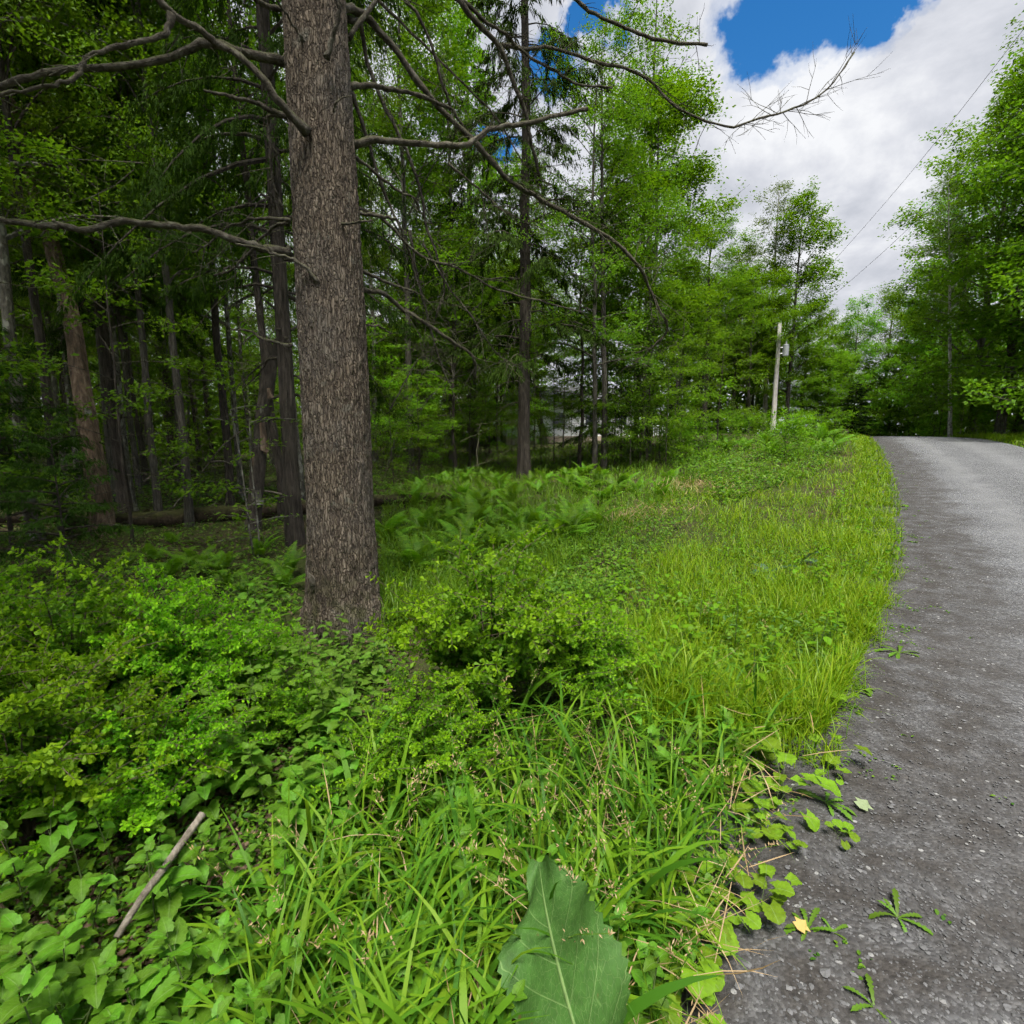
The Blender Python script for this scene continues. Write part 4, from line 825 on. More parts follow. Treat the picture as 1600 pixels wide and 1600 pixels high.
for q in range(620):
    az_ = math.radians(rq.uniform(-50, -3)); r_ = rq.uniform(8, 24); x, y = r_ * math.sin(az_), r_ * math.cos(az_)
    if math.degrees(az_) > -16 and r_ < 15: continue
    z0 = float(height(np.array([x]), np.array([y]))[0]) + (rq.uniform(0, .5) if q % 3 == 0 else rq.uniform(.5, 5.5)); d = unit(np.array([rq.normal(), rq.normal(), rq.normal(0, .45)])); l = rq.uniform(.5, 2.4); u = np.linspace(0, 1, 5)[:, None]; rr0 = rq.uniform(.004, .012) * r_ / 12
    c = np.array([x, y, z0]) + d * l * u + np.cumsum(rq.normal(0, .05, (5, 3)), 0); c[:, 2] = np.maximum(c[:, 2], height(c[:, 0], c[:, 1]) + .02); tube(bw, c, rr0 * (1 - .8 * u[:, 0]), 3, cap=False)
    for e_ in range(3):
        o_ = c[rq.integers(1, 4)]; e2 = o_ + unit(d + rq.normal(0, .7, 3)) * l * .35; tube(bw, np.array([o_, (o_ + e2) / 2 + rq.normal(0, .03, 3), e2]), [rr0 * .5, rr0 * .35, rr0 * .15], 3, cap=False)
tag(obj('brushwood', bw.mesh('brushwood', MAT['deadbranch'])), 'tangle of fine dead twigs and fallen brush in the dark woods', 'brushwood', kind='stuff')
# foreground stick resting in the plants
a, b = at(182, 1465, 1.36), at(316, 1272, 1.66); P = smooth_path(np.array([a, a * .75 + b * .25 + [0, 0, .01], (a + b) / 2 + [.006, 0, .012], b]), 24); sb = MB(); tube(sb, P - P[0], np.linspace(.009, .0115, 24), 9, wob=.25, seed=2)
tag(obj('stick', sb.mesh('stick', MAT['deadwood'], True), None, tuple(P[0])), 'pale broken stick propped among heart-leaved plants in front', 'stick')
# two pale stems in front of the broken stump
for pts, lab in [([(403, 905), (390, 830), (383, 770), (372, 695), (360, 640)], 'curved pale sapling stem left of its twin before the broken stump'), ([(402, 900), (405, 850), (400, 790), (392, 720), (390, 660)], 'upright pale sapling stem right of its twin before the broken stump')]:
    P = smooth_path(np.array([at(x, y, 6.6) for x, y in pts]), 18); r = np.random.default_rng(len(lab)); o = empty('sapling', tuple(P[0])); sb = MB(); tube(sb, P - P[0], np.linspace(.014, .005, 18), 7, wob=.15); lf = MB()
    for q in range(9):
        c = P[r.integers(5, 18)] - P[0]; d = unit(np.array([r.normal(), r.normal(), .15])); l = r.uniform(.25, .7); e = c + d * l; tube(sb, np.array([c, (c + e) / 2 + [0, 0, .03], e]), [.006, .004, .002], 4, cap=False)
        u = r.random(16)[:, None]; Q = c + d * l * (.3 + .75 * u) + r.normal(0, .04, (16, 3)); leaves(lf, Q, rand_dirs(16, r, .2), rand_norm(16, r, .3), r.uniform(.05, .085, 16), .035, T_OVAL)
    obj('trunk', sb.mesh('trunk', MAT['bark_mottled'], True), o); obj('crown', lf.mesh('crown', MAT['lime']), o); tag(o, lab, 'sapling')
# reddish stump by the lane
Pst = at(1319, 688, 40); sb = MB(); zz_ = np.linspace(-.2, 1.25, 8); tube(sb, np.column_stack([np.sin(zz_ * 2) * .05, zz_ * 0, zz_]), np.array([.42, .36, .3, .27, .25, .24, .22, .16]), 10, wob=.35, seed=9)
Pst[2] = gz_at(Pst[0], Pst[1])[0]; tag(obj('tree_stump', sb.mesh('tree_stump', MAT['snagwood']), None, tuple(Pst)), 'reddish broken stump where the grass bank meets the lane', 'stump')

# ------------------------------------------------------------------ utility pole, wires, house
Pp = at(1207, 678, 38); Pp[2] = gz_at(Pp[0], Pp[1])[0]; top = at(1218.5, 504, 37); H = top[2] - Pp[2]
pole = empty('utility_pole', tuple(Pp)); tag(pole, 'weathered grey utility pole with a can transformer above the grass bank', 'pole')
pb = MB(); zz_ = np.linspace(-.3, H, 12); tube(pb, np.column_stack([zz_ * 0 + (top[0] - Pp[0]) * np.clip(zz_, 0, 99) / H, zz_ * 0 + (top[1] - Pp[1]) * np.clip(zz_, 0, 99) / H, zz_]), np.linspace(.19, .125, 12), 14, wob=.03); obj('shaft', pb.mesh('shaft', MAT['polewood'], True), pole)
MAT['tank'] = plain('grey_paint', (.36, .38, .40), .45, .08, 3, .2); MAT['steel'] = plain('galvanised_steel', (.35, .36, .37), .45, .15, 12, .6); MAT['porcelain'] = plain('porcelain', (.25, .27, .27), .2, .05); MAT['wire'] = plain('wire_jacket', (.06, .06, .06), .6, .1)
tr = (top - Pp) * ((at(1223, 548, 37.3)[2] - Pp[2]) / H); c0 = tr + np.array([.52, -.05, 0]); tb = MB()
tube(tb, np.array([c0 + [0, 0, z] for z in (-.40, -.37, .36, .38, .44)]), [.20, .215, .215, .23, .12], 20); tank = obj('transformer_tank', tb.mesh('transformer_tank', MAT['tank'], False), pole)
bb = MB(); tube(bb, np.array([c0 + [.02, 0, .42], c0 + [.02, 0, .5], c0 + [.02, 0, .52], c0 + [.02, 0, .60], c0 + [.02, 0, .66]]), [.035, .055, .035, .05, .02], 10); obj('bushing', bb.mesh('bushing', MAT['porcelain'], True), pole)
for dz in (-.22, .2):
    bb = MB(); tube(bb, np.array([tr + [.1, 0, dz], c0 + [-.16, 0, dz]]), [.045, .045], 6); obj('bracket', bb.mesh('bracket', MAT['steel']), pole)
    bb = MB(); tube(bb, np.array([c0 + [.2, 0, dz * .5 + .12], c0 + [.3, 0, dz * .5 + .12]]), [.04, .03], 8); obj('terminal', bb.mesh('terminal', MAT['porcelain']), pole)
ins = MB(); tpt = top - Pp; tube(ins, np.array([tpt + [.06, 0, -.05], tpt + [.08, 0, .06], tpt + [.08, 0, .14], tpt + [.08, 0, .2]]), [.03, .05, .04, .02], 8); obj('insulator', ins.mesh('insulator', MAT['porcelain'], True), pole)
for (a, mid, end, lab) in [(top + [.08, 0, .2], at(1400, 297, 24), at(1690, -70, 13), 'upper overhead wire climbing right from the pole top'), (Pp + tr + [.1, 0, .75], at(1395, 380, 24), at(1690, 70, 13), 'lower overhead wire climbing right from above the transformer')]:
    dirn = end - mid; far = end + dirn * 1.2; P = smooth_path(np.array([a, mid, end, far]), 60); wb_ = MB(); tube(wb_, P - P[0], .0085, 6); tag(obj('overhead_wire', wb_.mesh('overhead_wire', MAT['wire'], True), None, tuple(P[0])), lab, 'wire')
HD = 46.0; hp = at(895, 689, HD); hz = gz_at(hp[0], hp[1])[0]
house = empty('house', (hp[0], hp[1], hz), .12); tag(house, 'white house seen in glimpses between the trunks', 'house')
def box(mb, x0, x1, y0, y1, z0, z1, mi=0):
    v = np.array([[x, y, z] for z in (z0, z1) for y in (y0, y1) for x in (x0, x1)]); mb.add(v, [np.array([[0, 2, 3, 1], [4, 5, 7, 6], [0, 1, 5, 4], [2, 6, 7, 3], [0, 4, 6, 2], [1, 3, 7, 5]])], None, mi)
MAT['siding'] = plain('white_siding', (.74, .75, .76), .6, .04, 2); MAT['shingle'] = plain('grey_shingles', (.13, .13, .135), .85, .3, 30); MAT['stone'] = plain('tan_foundation', (.34, .28, .22), .9, .3, 9, bump=.4)
m, nt, out = newmat('window_glass'); p = N(nt, 'ShaderNodeBsdfPrincipled'); setin(p, Roughness=.05); p.inputs['Base Color'].default_value = (.03, .035, .04, 1); nt.links.new(p.outputs[0], out.inputs[0]); MAT['glass'] = m
w_ = MB(); box(w_, -6, 6, 0, 8, .5, 3.2); wall = obj('wall', w_.mesh('wall', MAT['siding']), house)
for q in range(12):
    c = MB(); box(c, -6.02, 6.02, -.03 - .008, 0, .5 + q * .225, .5 + q * .225 + .19); obj('siding_board', c.mesh('siding_board', MAT['siding']), house)
w_ = MB(); box(w_, -6.03, 6.03, -.06, 8, -.4, .5); obj('foundation', w_.mesh('foundation', MAT['stone']), house)
rfm = MB(); v = np.array([[-6.5, -.6, 3.1], [6.5, -.6, 3.1], [6.5, 4, 5.0], [-6.5, 4, 5.0], [6.5, 8.6, 3.1], [-6.5, 8.6, 3.1]]); v2 = v + [0, 0, .14]
rfm.add(np.vstack([v, v2]), [np.array([[0, 3, 2, 1], [3, 5, 4, 2], [6, 7, 8, 9], [9, 8, 10, 11], [0, 1, 7, 6], [4, 5, 11, 10], [1, 2, 8, 7], [2, 4, 10, 8], [3, 0, 6, 9], [5, 3, 9, 11]])]); obj('roof', rfm.mesh('roof', MAT['shingle']), house)
gb = MB(); gb.add(np.array([[-6, 0, 3.2], [-6, 8, 3.2], [-6, 4, 4.9], [6, 0, 3.2], [6, 8, 3.2], [6, 4, 4.9]]), [np.array([[0, 2, 1], [3, 4, 5]])]); obj('gable', gb.mesh('gable', MAT['siding']), house)
for xc in (-4.2, -1.4, 1.6, 4.4):
    w_ = MB(); box(w_, xc - .62, xc + .62, -.10, -.045, 1.35, 2.65); wf = obj('window', w_.mesh('window', MAT['siding']), house)
    w_ = MB(); box(w_, xc - .5, xc + .5, -.115, -.10, 1.47, 2.0); obj('pane', w_.mesh('pane', MAT['glass']), wf); w_ = MB(); box(w_, xc - .5, xc + .5, -.115, -.10, 2.06, 2.55); obj('pane', w_.mesh('pane', MAT['glass']), wf)
w_ = MB(); box(w_, 3.2, 8.6, -2.4, -.05, .35, .5); deck = obj('deck', w_.mesh('deck', MAT['deadwood']), house)
w_ = MB(); box(w_, 3.2, 8.6, -2.4, -2.32, 1.35, 1.43); obj('handrail', w_.mesh('handrail', MAT['siding']), deck)
bal = MB(); box(bal, -.03, .03, -2.39, -2.33, .5, 1.35); bme = bal.mesh('baluster', MAT['siding'])
for q in range(28): obj('baluster', bme, deck, (3.25 + q * .195, 0, 0))

# ------------------------------------------------------------------ leaves that are parts of plants
def blade_mesh(name, L, W, prof, mats, rows=9, cols=5, fold=.18, curl=.5, lobe=0.0, serr=0.0, ns=9, wave=0.0, pet=(0.0, 0.0, 0.002), seed=0, lift=0.0):
    """one leaf: petiole rising from the origin, then the blade along +X. prof(s): half width 0..1; pet: length, elevation, radius"""
    r = np.random.default_rng(seed); mb = MB(); o = np.zeros(3); e0 = lift
    if pet[0] > 0:
        u = np.linspace(0, 1, 6); pp = np.column_stack([pet[0] * np.cos(pet[1]) * (u * .55 + .45 * u ** 2), u * 0, pet[0] * np.sin(pet[1]) * (1.25 * u - .25 * u ** 2)])
        tube(mb, pp, pet[2] * np.linspace(1.25, .8, 6), 5, mi=1, cap=False); o = pp[-1]
    s = np.linspace(0, 1, rows); ang = e0 - curl * s; ds = L / (rows - 1)
    cx_ = np.concatenate([[0], np.cumsum(np.cos(ang[1:]) * ds)]); cz_ = np.concatenate([[0], np.cumsum(np.sin(ang[1:]) * ds)])
    v = np.linspace(-1, 1, cols); SS, VV = np.meshgrid(s, v, indexing='ij'); hw = np.array([prof(x) for x in s]) * W
    wob = 1 + serr * (np.abs(VV) > .9) * np.where((np.arange(rows) % 2 == 0)[:, None], -.5, .5)
    x = cx_[:, None] - lobe * L * np.abs(VV) ** 1.3 * (1 - SS) ** 4; y = VV * hw[:, None] * wob
    z = cz_[:, None] + fold * np.abs(VV) * hw[:, None] + wave * W * np.sin(SS * 14 + VV * 2 + seed) * np.abs(VV) ** 2
    V = np.stack([x, y, z], -1).reshape(-1, 3) + o
    i = np.arange(rows - 1)[:, None] * cols; j = np.arange(cols - 1)[None]
    q = np.stack([i + j, i + j + 1, i + cols + j + 1, i + cols + j], -1).reshape(-1, 4)
    mb.add(V, [q], None, 0, np.stack([VV.ravel() * .5 + .5, SS.ravel()], 1)); return mb.mesh(name, mats, True)
def heartp(s): return (max(0, math.sin(math.pi * min(1, (s * .93 + .07)) ** .62)) ** .75) * (1 - .12 * s)
def ovatep(s): return max(.02, math.sin(math.pi * s ** .75) ** .85) if 0 < s < 1 else .03
def lancep(s): return max(.03, math.sin(math.pi * s ** .9) ** .8) if 0 < s < 1 else .03
def toothp(s): return max(.06, (.25 + .75 * s ** .8) * (1 - max(0, s - .78) / .22 * .95) * (.7 + .3 * math.cos(s * 38)))
def roundp(s): return math.sqrt(max(0, 1 - (2 * min(max(s, .12), .995) - 1) ** 2)) * .98 + .02
LM = {}
for q in range(4):
    LM['heart', q] = blade_mesh('leaf', .105, .042, heartp, [MAT['heart'], MAT['stem']], 11, 5, .16 + .08 * q, .35 + .2 * q, .16, .16, pet=(.03, .5, .0012), seed=q, lift=.15, wave=.04)
    LM['bramble', q] = blade_mesh('leaf', .075, .027, ovatep, [MAT['bramble'], MAT['stem']], 9, 5, .2, .4 + .15 * q, 0, .14, pet=(.012, .4, .001), seed=q + 10, lift=.15, wave=.05)
    LM['colts', q] = blade_mesh('leaf', .105, .060, roundp, [MAT['colts'], MAT['stem']], 13, 7, .10 + .05 * q, .15 + .2 * q, .34, .13, pet=(.10 + .045 * q, 1.15 - .12 * q, .0018), seed=q + 20, lift=.1, wave=.07)
    LM['dande', q] = blade_mesh('leaf', .17, .026, toothp, [MAT['dandelion'], MAT['stem']], 15, 3, .2, .75 + .15 * q, 0, 0, pet=(.01, .5, .002), seed=q + 30, lift=.55)
    LM['plant', q] = blade_mesh('leaf', .11, .034, ovatep, [MAT['dandelion'], MAT['stem']], 9, 5, .2, .6 + .2 * q, 0, .03, pet=(.03, .5, .002), seed=q + 40, lift=.5)
    LM['dark', q] = blade_mesh('leaf', .30, .085, ovatep, [MAT['darkweed'], MAT['stem']], 13, 5, .15, .7 + .2 * q, .1, .12, pet=(.10, .8, .005), seed=q + 50, lift=.6, wave=.1)
    LM['jewel', q] = blade_mesh('leaf', .06, .02, lancep, [MAT['lime'], MAT['stem']], 7, 3, .2, .4 + .2 * q, 0, .1, pet=(.01, .4, .001), seed=q + 60, lift=.2)
def frond(seed, L):
    """fern frond: arching midrib with tapering pinnae"""
    r = np.random.default_rng(seed); mb = MB(); n = 26; s = np.linspace(0, 1, n); ang = 1.15 - 1.25 * s ** 1.3
    x = np.concatenate([[0], np.cumsum(np.cos(ang[1:]) * L / n)]); z = np.concatenate([[0], np.cumsum(np.sin(ang[1:]) * L / n)]); P = np.column_stack([x, r.normal(0, .004, n), z]); tube(mb, P, .0028 * (1 - .8 * s), 3, mi=1, cap=False)
    for sg in (-1, 1):
        k = np.arange(4, n); w = L * .20 * np.sin(np.pi * np.clip((s[k] - .05) / .98, 0, 1) ** .7) + .008; D = np.column_stack([np.cos(ang[k]) * .35, np.full(len(k), sg * 1.0), np.sin(ang[k]) * .35 - .1]); Nn = np.column_stack([-np.sin(ang[k]), np.zeros(len(k)), np.cos(ang[k])])
        leaves(mb, P[k], D, Nn, w * r.uniform(.85, 1.1, len(k)), L * .034, (np.array([[0, .3, 0], [.3, .5, 0], [.6, .38, 0], [1, 0, 0], [.6, -.38, 0], [.3, -.5, 0], [0, -.3, 0]]), [np.array([[0, 1, 5, 6], [1, 2, 4, 5]]), np.array([[2, 3, 4]])]), .25)
    return mb.mesh('frond', [MAT['fern'], MAT['stem']])
FR = [frond(q, .75) for q in range(3)]
def rosette(name, kind, x, y, n, sc, label, cat, group=None, r=rng, tilt=.15, z=None):
    o = empty(name, (x, y, float(gz_at(x, y)[0]) if z is None else z), r.random() * 6.28); a0 = r.random() * 6.28
    for q in range(n):
        l = obj('leaf', LM[kind, int(r.integers(4))], o, None, (r.normal(0, tilt), r.normal(0, tilt), a0 + q * 2.4 + r.normal(0, .3)), sc * r.uniform(.6, 1.15))
    return tag(o, label, cat, group)
def upright(name, kind, x, y, h, pairs, sc, label, cat, group=None, r=rng, opp=True, mat='stem'):
    """leafy stem: pairs of leaves up a bent stem"""
    z = float(gz_at(x, y)[0]); o = empty(name, (x, y, z)); ln = r.normal(0, .16, 2); u = np.linspace(0, 1, 7); P = np.column_stack([ln[0] * h * u ** 1.6, ln[1] * h * u ** 1.6, h * u]); sm = MB(); tube(sm, P - [0, 0, .02], np.linspace(.0035, .0014, 7), 5, cap=False); obj('stem', sm.mesh('stem', MAT[mat], True), o)
    a0 = r.random() * 6.28
    for q in range(pairs):
        f = .28 + .72 * (q + .5) / pairs if pairs > 1 else .9; c = [float(np.interp(f, u, P[:, e])) for e in range(3)]; s_ = sc * (1.1 - .45 * f) * r.uniform(.85, 1.15)
        for w in range(2 if opp else 3):
            obj('leaf', LM[kind, int(r.integers(4))], o, c, (r.normal(0, .12), r.normal(.02, .18) - .25 * (f > .85), a0 + q * (math.pi / 2) + w * (math.pi if opp else 2.1) + r.normal(0, .2)), s_)
    obj('leaf', LM[kind, 0], o, tuple(P[-1]), (0, -.5, r.random() * 6.28), sc * .45); obj('leaf', LM[kind, 1], o, tuple(P[-1]), (0, -.5, r.random() * 6.28), sc * .5)
    return tag(o, label, cat, group)

# ------------------------------------------------------------------ barberry bushes
def barberry(seed, h, w, nst, dens, lf):
    r = np.random.default_rng(seed); st = MB(); A, B, T0, T1 = [], [], [], []
    for q in range(nst):
        az = q * 2.4 + r.normal(0, .3); reach = w * math.sqrt((q + .5) / nst) * r.uniform(.75, 1.1); hh = h * (1 - .45 * (reach / w) ** 2) * r.uniform(.7, 1.12) * (1.28 if q % 6 == 1 else 1); u = np.linspace(0, 1, 10)
        c = np.column_stack([np.cos(az) * reach * u ** 1.25, np.sin(az) * reach * u ** 1.25, hh * (1.55 * u - .62 * u ** 2.4)]) + np.cumsum(r.normal(0, .006, (10, 3)), 0); tube(st, c, np.linspace(.0045, .0012, 10), 4, cap=False)
        for e in range(2, 9): A.append(c[e]); B.append(c[e + 1]); T0.append(u[e]); T1.append(u[e + 1])
        for e in range(11):                     # side shoots
            f = r.uniform(.25, .97); o = np.array([np.interp(f, u, c[:, k_]) for k_ in range(3)]); a2 = az + r.normal(0, 1.1); l2 = r.uniform(.08, .30) * (h / .8); d = np.array([math.cos(a2), math.sin(a2), r.uniform(-.15, .75)]); e2 = o + unit(d) * l2
            m2 = (o + e2) / 2 + [0, 0, .012]; tube(st, np.array([o, m2, e2]), [.002, .0016, .0008], 3, cap=False); A += [o, m2]; B += [m2, e2]; T0 += [f * .6, f * .8]; T1 += [f * .8, min(1, f + .15)]
    A, B, T0, T1 = map(np.array, (A, B, T0, T1)); ln = np.linalg.norm(B - A, axis=1); nw = int(ln.sum() * dens); pk = r.choice(len(A), nw, p=ln / ln.sum()); u = r.random(nw)
    C = A[pk] + (B[pk] - A[pk]) * u[:, None]; T = T0[pk] + (T1[pk] - T0[pk]) * u; ax = unit(B[pk] - A[pk]); lv = MB(); m_ = 4
    C = np.repeat(C, m_, 0); ax = np.repeat(ax, m_, 0); T = np.repeat(T, m_); n = len(C); D = unit(np.cross(ax, r.normal(0, 1, (n, 3)))) + ax * r.uniform(.1, .6, n)[:, None] + [0, 0, .25]
    Lf = lf * r.uniform(.55, 1.25, n) * (1.1 - .3 * T); tipf = np.clip((T - .42) / .45, 0, 1) * r.uniform(.3, 1, n); leaves(lv, C, D, unit(rand_norm(n, r, .5) + ax * .3), Lf, Lf * .55, T_OBOV, .1, tipf)
    return st.mesh('stems', MAT['twig']), lv.mesh('foliage', MAT['barberry'])
BB = [barberry(q, .80, .72, 42, 66, .030) for q in (1, 2, 3)]
def bush(px, py, v, sc, label, rz, group=None):
    P = ground_at([px], [py])[0]; o = empty('barberry_bush', (P[0], P[1], float(gz_at(P[0], P[1])[0])), rz, sc); obj('stems', BB[v][0], o); obj('foliage', BB[v][1], o); PLANTS.append((P[0], P[1], .45)); return tag(o, label, 'bush', group)
PLANTS = []
bush(765, 1130, 0, (1.02, .95, 1.08), 'bright barberry bush right of the big hemlock trunk, fullest of all', .4)
bush(905, 1105, 1, (.72, .7, .72), 'lower barberry bush spilling into the grass beside the fullest bush', 1.3)
bush(660, 1245, 2, .58, 'small yellow-green barberry in front of the fullest bush', 2.2)
bush(45, 1330, 1, (1.0, .9, 1.0), 'dark barberry bush at the left edge in front', 3.0)
bush(120, 1150, 0, (1.0, 1.0, 1.02), 'tall lime-tipped barberry at the left edge, in the middle of its row', 4.1)
bush(285, 1120, 2, (.85, .8, .95), 'barberry with long upright shoots left of the big trunk', 5.2)
bush(-90, 1120, 2, (1.05, 1, 1.0), 'barberry cut off by the left edge of the photo', .9)
bush(230, 1290, 0, (.72, .7, .62), 'low shaded barberry behind the propped stick', 2.6)
bush(395, 1090, 1, (.6, .6, .55), 'small barberry at the foot of the big trunk, on its shaded side', 1.9)
bush(470, 1160, 0, (.42, .42, .4), 'little barberry shoot in front of the big trunk', 3.6)

# ------------------------------------------------------------------ ferns
rp = np.random.default_rng(23)
def fern(x, y, sc, label, group):
    o = empty('fern', (x, y, float(gz_at(x, y)[0])), rp.random() * 6.28, sc); n = int(rp.integers(6, 10))
    for q in range(n): obj('frond', FR[int(rp.integers(3))], o, None, (rp.normal(0, .1), rp.normal(0, .22) - .1, q * 6.28 / n + rp.normal(0, .25)), rp.uniform(.75, 1.15))
    return tag(o, label, 'fern', group)
FZ = [(595, 850), (640, 760), (760, 745), (900, 745), (1040, 745), (1060, 775), (960, 810), (880, 860), (760, 900), (620, 900)]
for P in scatter(FZ, 84, rp): fern(P[0], P[1], rp.uniform(.55, .95), ('front-row' if P[1] < 8 else 'middle-row' if P[1] < 11.5 else 'back-row') + ' bright fern ' + spot(P[0], P[1], [(680, 'beside the big hemlock trunk'), (760, 'before the grey hemlock'), (860, 'before the widest hemlock trunk'), (960, 'before the touching pair'), (9999, 'toward the dry grass')]), 'ferns of the clearing')
for P in scatter([(180, 900), (250, 850), (440, 840), (470, 900), (450, 950), (330, 960), (180, 950)], 14, rp): fern(P[0], P[1], rp.uniform(.38, .62), 'shaded fern on the dark forest floor, ' + spot(P[0], P[1], [(280, 'below the dark straight hemlock'), (380, 'below the broken stump'), (9999, 'beside the big trunk')]), 'ferns in the shade')
for P in scatter([(1120, 690), (1300, 680), (1340, 684), (1280, 720), (1120, 720)], 14, rp): fern(P[0], P[1], rp.uniform(.9, 1.5), 'fern on the grass bank, ' + spot(P[0], P[1], [(1170, 'left of the pole'), (1250, 'at the pole'), (9999, 'between pole and stump')]), 'ferns on the bank')

# ------------------------------------------------------------------ broad-leaved plants in front
HZ = [(-150, 1900), (-150, 1420), (60, 1400), (200, 1330), (330, 1270), (430, 1180), (560, 1200), (600, 1300), (500, 1440), (420, 1620), (460, 1900)]
for q, P in enumerate(scatter(HZ, 72, rp)):
    if np.hypot(P[0], P[1]) < .75: continue
    h_ = rp.uniform(.22, .42); np_ = int(rp.integers(3, 6)); upright('heart_leaved_plant', 'heart', P[0], P[1], h_, np_, rp.uniform(.5, .98), ('tall ' if h_ > .35 else 'low ' if h_ < .28 else 'middling ') + ('many-leaved ' if np_ == 5 else 'few-leaved ' if np_ == 3 else '') + 'heart-leaved plant ' + spot(P[0], P[1], [(0, 'cut by the left edge'), (130, 'near the left edge'), (250, 'left of the propped stick'), (400, 'right of the propped stick'), (9999, 'where long grass begins')]) + (', at the very bottom' if P[1] < 1.35 else ', level with the stick' if P[1] < 1.9 else ', behind the stick'), 'plant', 'heart-leaved plants in front', rp)
for P in scatter([(460, 1700), (600, 1350), (800, 1250), (1050, 1150), (1200, 1150), (1100, 1400), (1000, 1700)], 42, rp): upright('heart_leaved_plant', 'heart', P[0], P[1], rp.uniform(.15, .34), int(rp.integers(2, 5)), rp.uniform(.6, 1.0), ('near ' if P[1] < 1.6 else 'farther ' if P[1] > 2.2 else '') + 'heart-leaved plant poking through long grass ' + spot(P[0], P[1], [(760, 'left of the great burdock leaf'), (980, 'behind the great burdock leaf'), (9999, 'near the lane edge')]), 'plant', 'heart-leaved plants in the long grass', rp)
for P in scatter([(340, 1230), (420, 1150), (560, 1150), (600, 1220), (540, 1320), (420, 1330)], 22, rp):
    h_ = rp.uniform(.14, .32); upright('bramble', 'bramble' if rp.random() < .6 else 'heart', P[0], P[1], h_, int(rp.integers(3, 5)), rp.uniform(.7, 1.15), ('tall ' if h_ > .24 else 'low ') + 'leafy shoot between the propped stick and the big trunk, ' + spot(P[0], P[1], [(430, 'on the stick side'), (520, 'midway'), (9999, 'on the long grass side')]), 'plant', 'leafy shoots behind the stick', rp, False)
BZ = [(150, 1180), (330, 1060), (470, 1050), (640, 1080), (620, 1180), (480, 1200), (300, 1230), (150, 1230)]
for P in scatter(BZ, 52, rp):
    h_ = rp.uniform(.25, .5); np_ = int(rp.integers(3, 5)); upright('bramble', 'bramble', P[0], P[1], h_, np_, rp.uniform(.8, 1.3), ('tall ' if h_ > .42 else 'low ' if h_ < .33 else 'middling ') + ('leafier ' if np_ == 4 else '') + 'bramble shoot with oval leaves ' + spot(P[0], P[1], [(300, 'among the barberries on the left'), (450, 'just left of the big trunk'), (560, 'right before the big trunk'), (9999, 'between big trunk and fullest barberry')]), 'plant', 'brambles at the trunk', rp, False)
for P in scatter([(440, 1085), (470, 1040), (600, 1005), (640, 1060), (560, 1110)], 16, rp): upright('bramble', 'bramble', P[0], P[1], rp.uniform(.16, .34), int(rp.integers(3, 5)), rp.uniform(.8, 1.2), 'low bramble hugging the foot of the big trunk', 'plant', 'brambles hugging the trunk', rp, False)
for P in scatter([(330, 1000), (430, 960), (480, 1000), (470, 1040), (340, 1040)], 10, rp): upright('bramble', 'heart', P[0], P[1], rp.uniform(.3, .5), 4, rp.uniform(.8, 1.1), 'broad-leaved plant between barberries and the big trunk', 'plant', 'broad-leaved plants by the trunk', rp)
for P in scatter([(840, 950), (1000, 820), (1150, 720), (1340, 700), (1390, 800), (1390, 950), (1280, 1080), (1000, 1140), (860, 1080)], 80, rp): upright('bank_weed', 'jewel', P[0], P[1], rp.uniform(.22, .5), int(rp.integers(4, 8)), rp.uniform(.9, 1.7), 'leafy weed stem in the bank grass, ' + spot(P[0], P[1], [(1000, 'beside the barberry'), (1130, 'below the dry grass'), (1260, 'in mid bank'), (9999, 'near the lane')]) + (', close by' if P[1] < 4.5 else ', halfway up' if P[1] < 9 else ', far up'), 'weed', 'weeds in the bank grass', rp)
CZ = [((1205, 1180), 6, 1.0), ((1245, 1240), 6, .95), ((1180, 1130), 5, 1.05), ((1285, 1110), 5, .95), ((1255, 1075), 5, 1.0), ((1150, 1230), 5, 1.0), ((1225, 1300), 5, .75), ((1090, 1475), 6, .9), ((1130, 1520), 6, .9), ((1060, 1560), 6, .95), ((1150, 1430), 5, .8), ((1190, 1440), 6, .7),
      ((1230, 1420), 5, .7), ((1075, 1640), 6, 1.0), ((1110, 1600), 5, .8), ((1020, 1480), 5, .9), ((1270, 1330), 4, .5), ((1350, 1310), 3, .45), ((1320, 1190), 4, .7), ((1300, 980), 5, .9), ((1340, 990), 5, .9), ((1180, 1380), 5, .7)]
for (pxy, n, sc) in CZ + [((a_[0] + rp.uniform(-75, 30), a_[1] + rp.uniform(-45, 45)), b_ - 1, c_ * .75) for a_, b_, c_ in CZ]:
    pxy = (pxy[0] - max(0, pxy[1] - 1000) / 600 * 60, pxy[1])
    P = ground_at([pxy[0]], [pxy[1]])[0]; rosette('coltsfoot_plant', 'colts', P[0], P[1], n + 1, sc * .78, ('large ' if sc > .8 else 'small ' if sc < .65 else '') + ('many-leaved ' if n >= 6 else '') + 'round-leaved coltsfoot ' + ('at the bottom edge beside the lane' if pxy[1] > 1540 else 'in the lowest clump by the lane' if pxy[1] > 1410 else 'on the bare soil between the clumps' if pxy[1] > 1290 else 'in the middle clump by the lane' if pxy[1] > 1150 else 'at the upper end of the middle clump' if pxy[1] > 1050 else 'farthest up the lane edge'), 'plant', 'coltsfoot along the lane', rp)
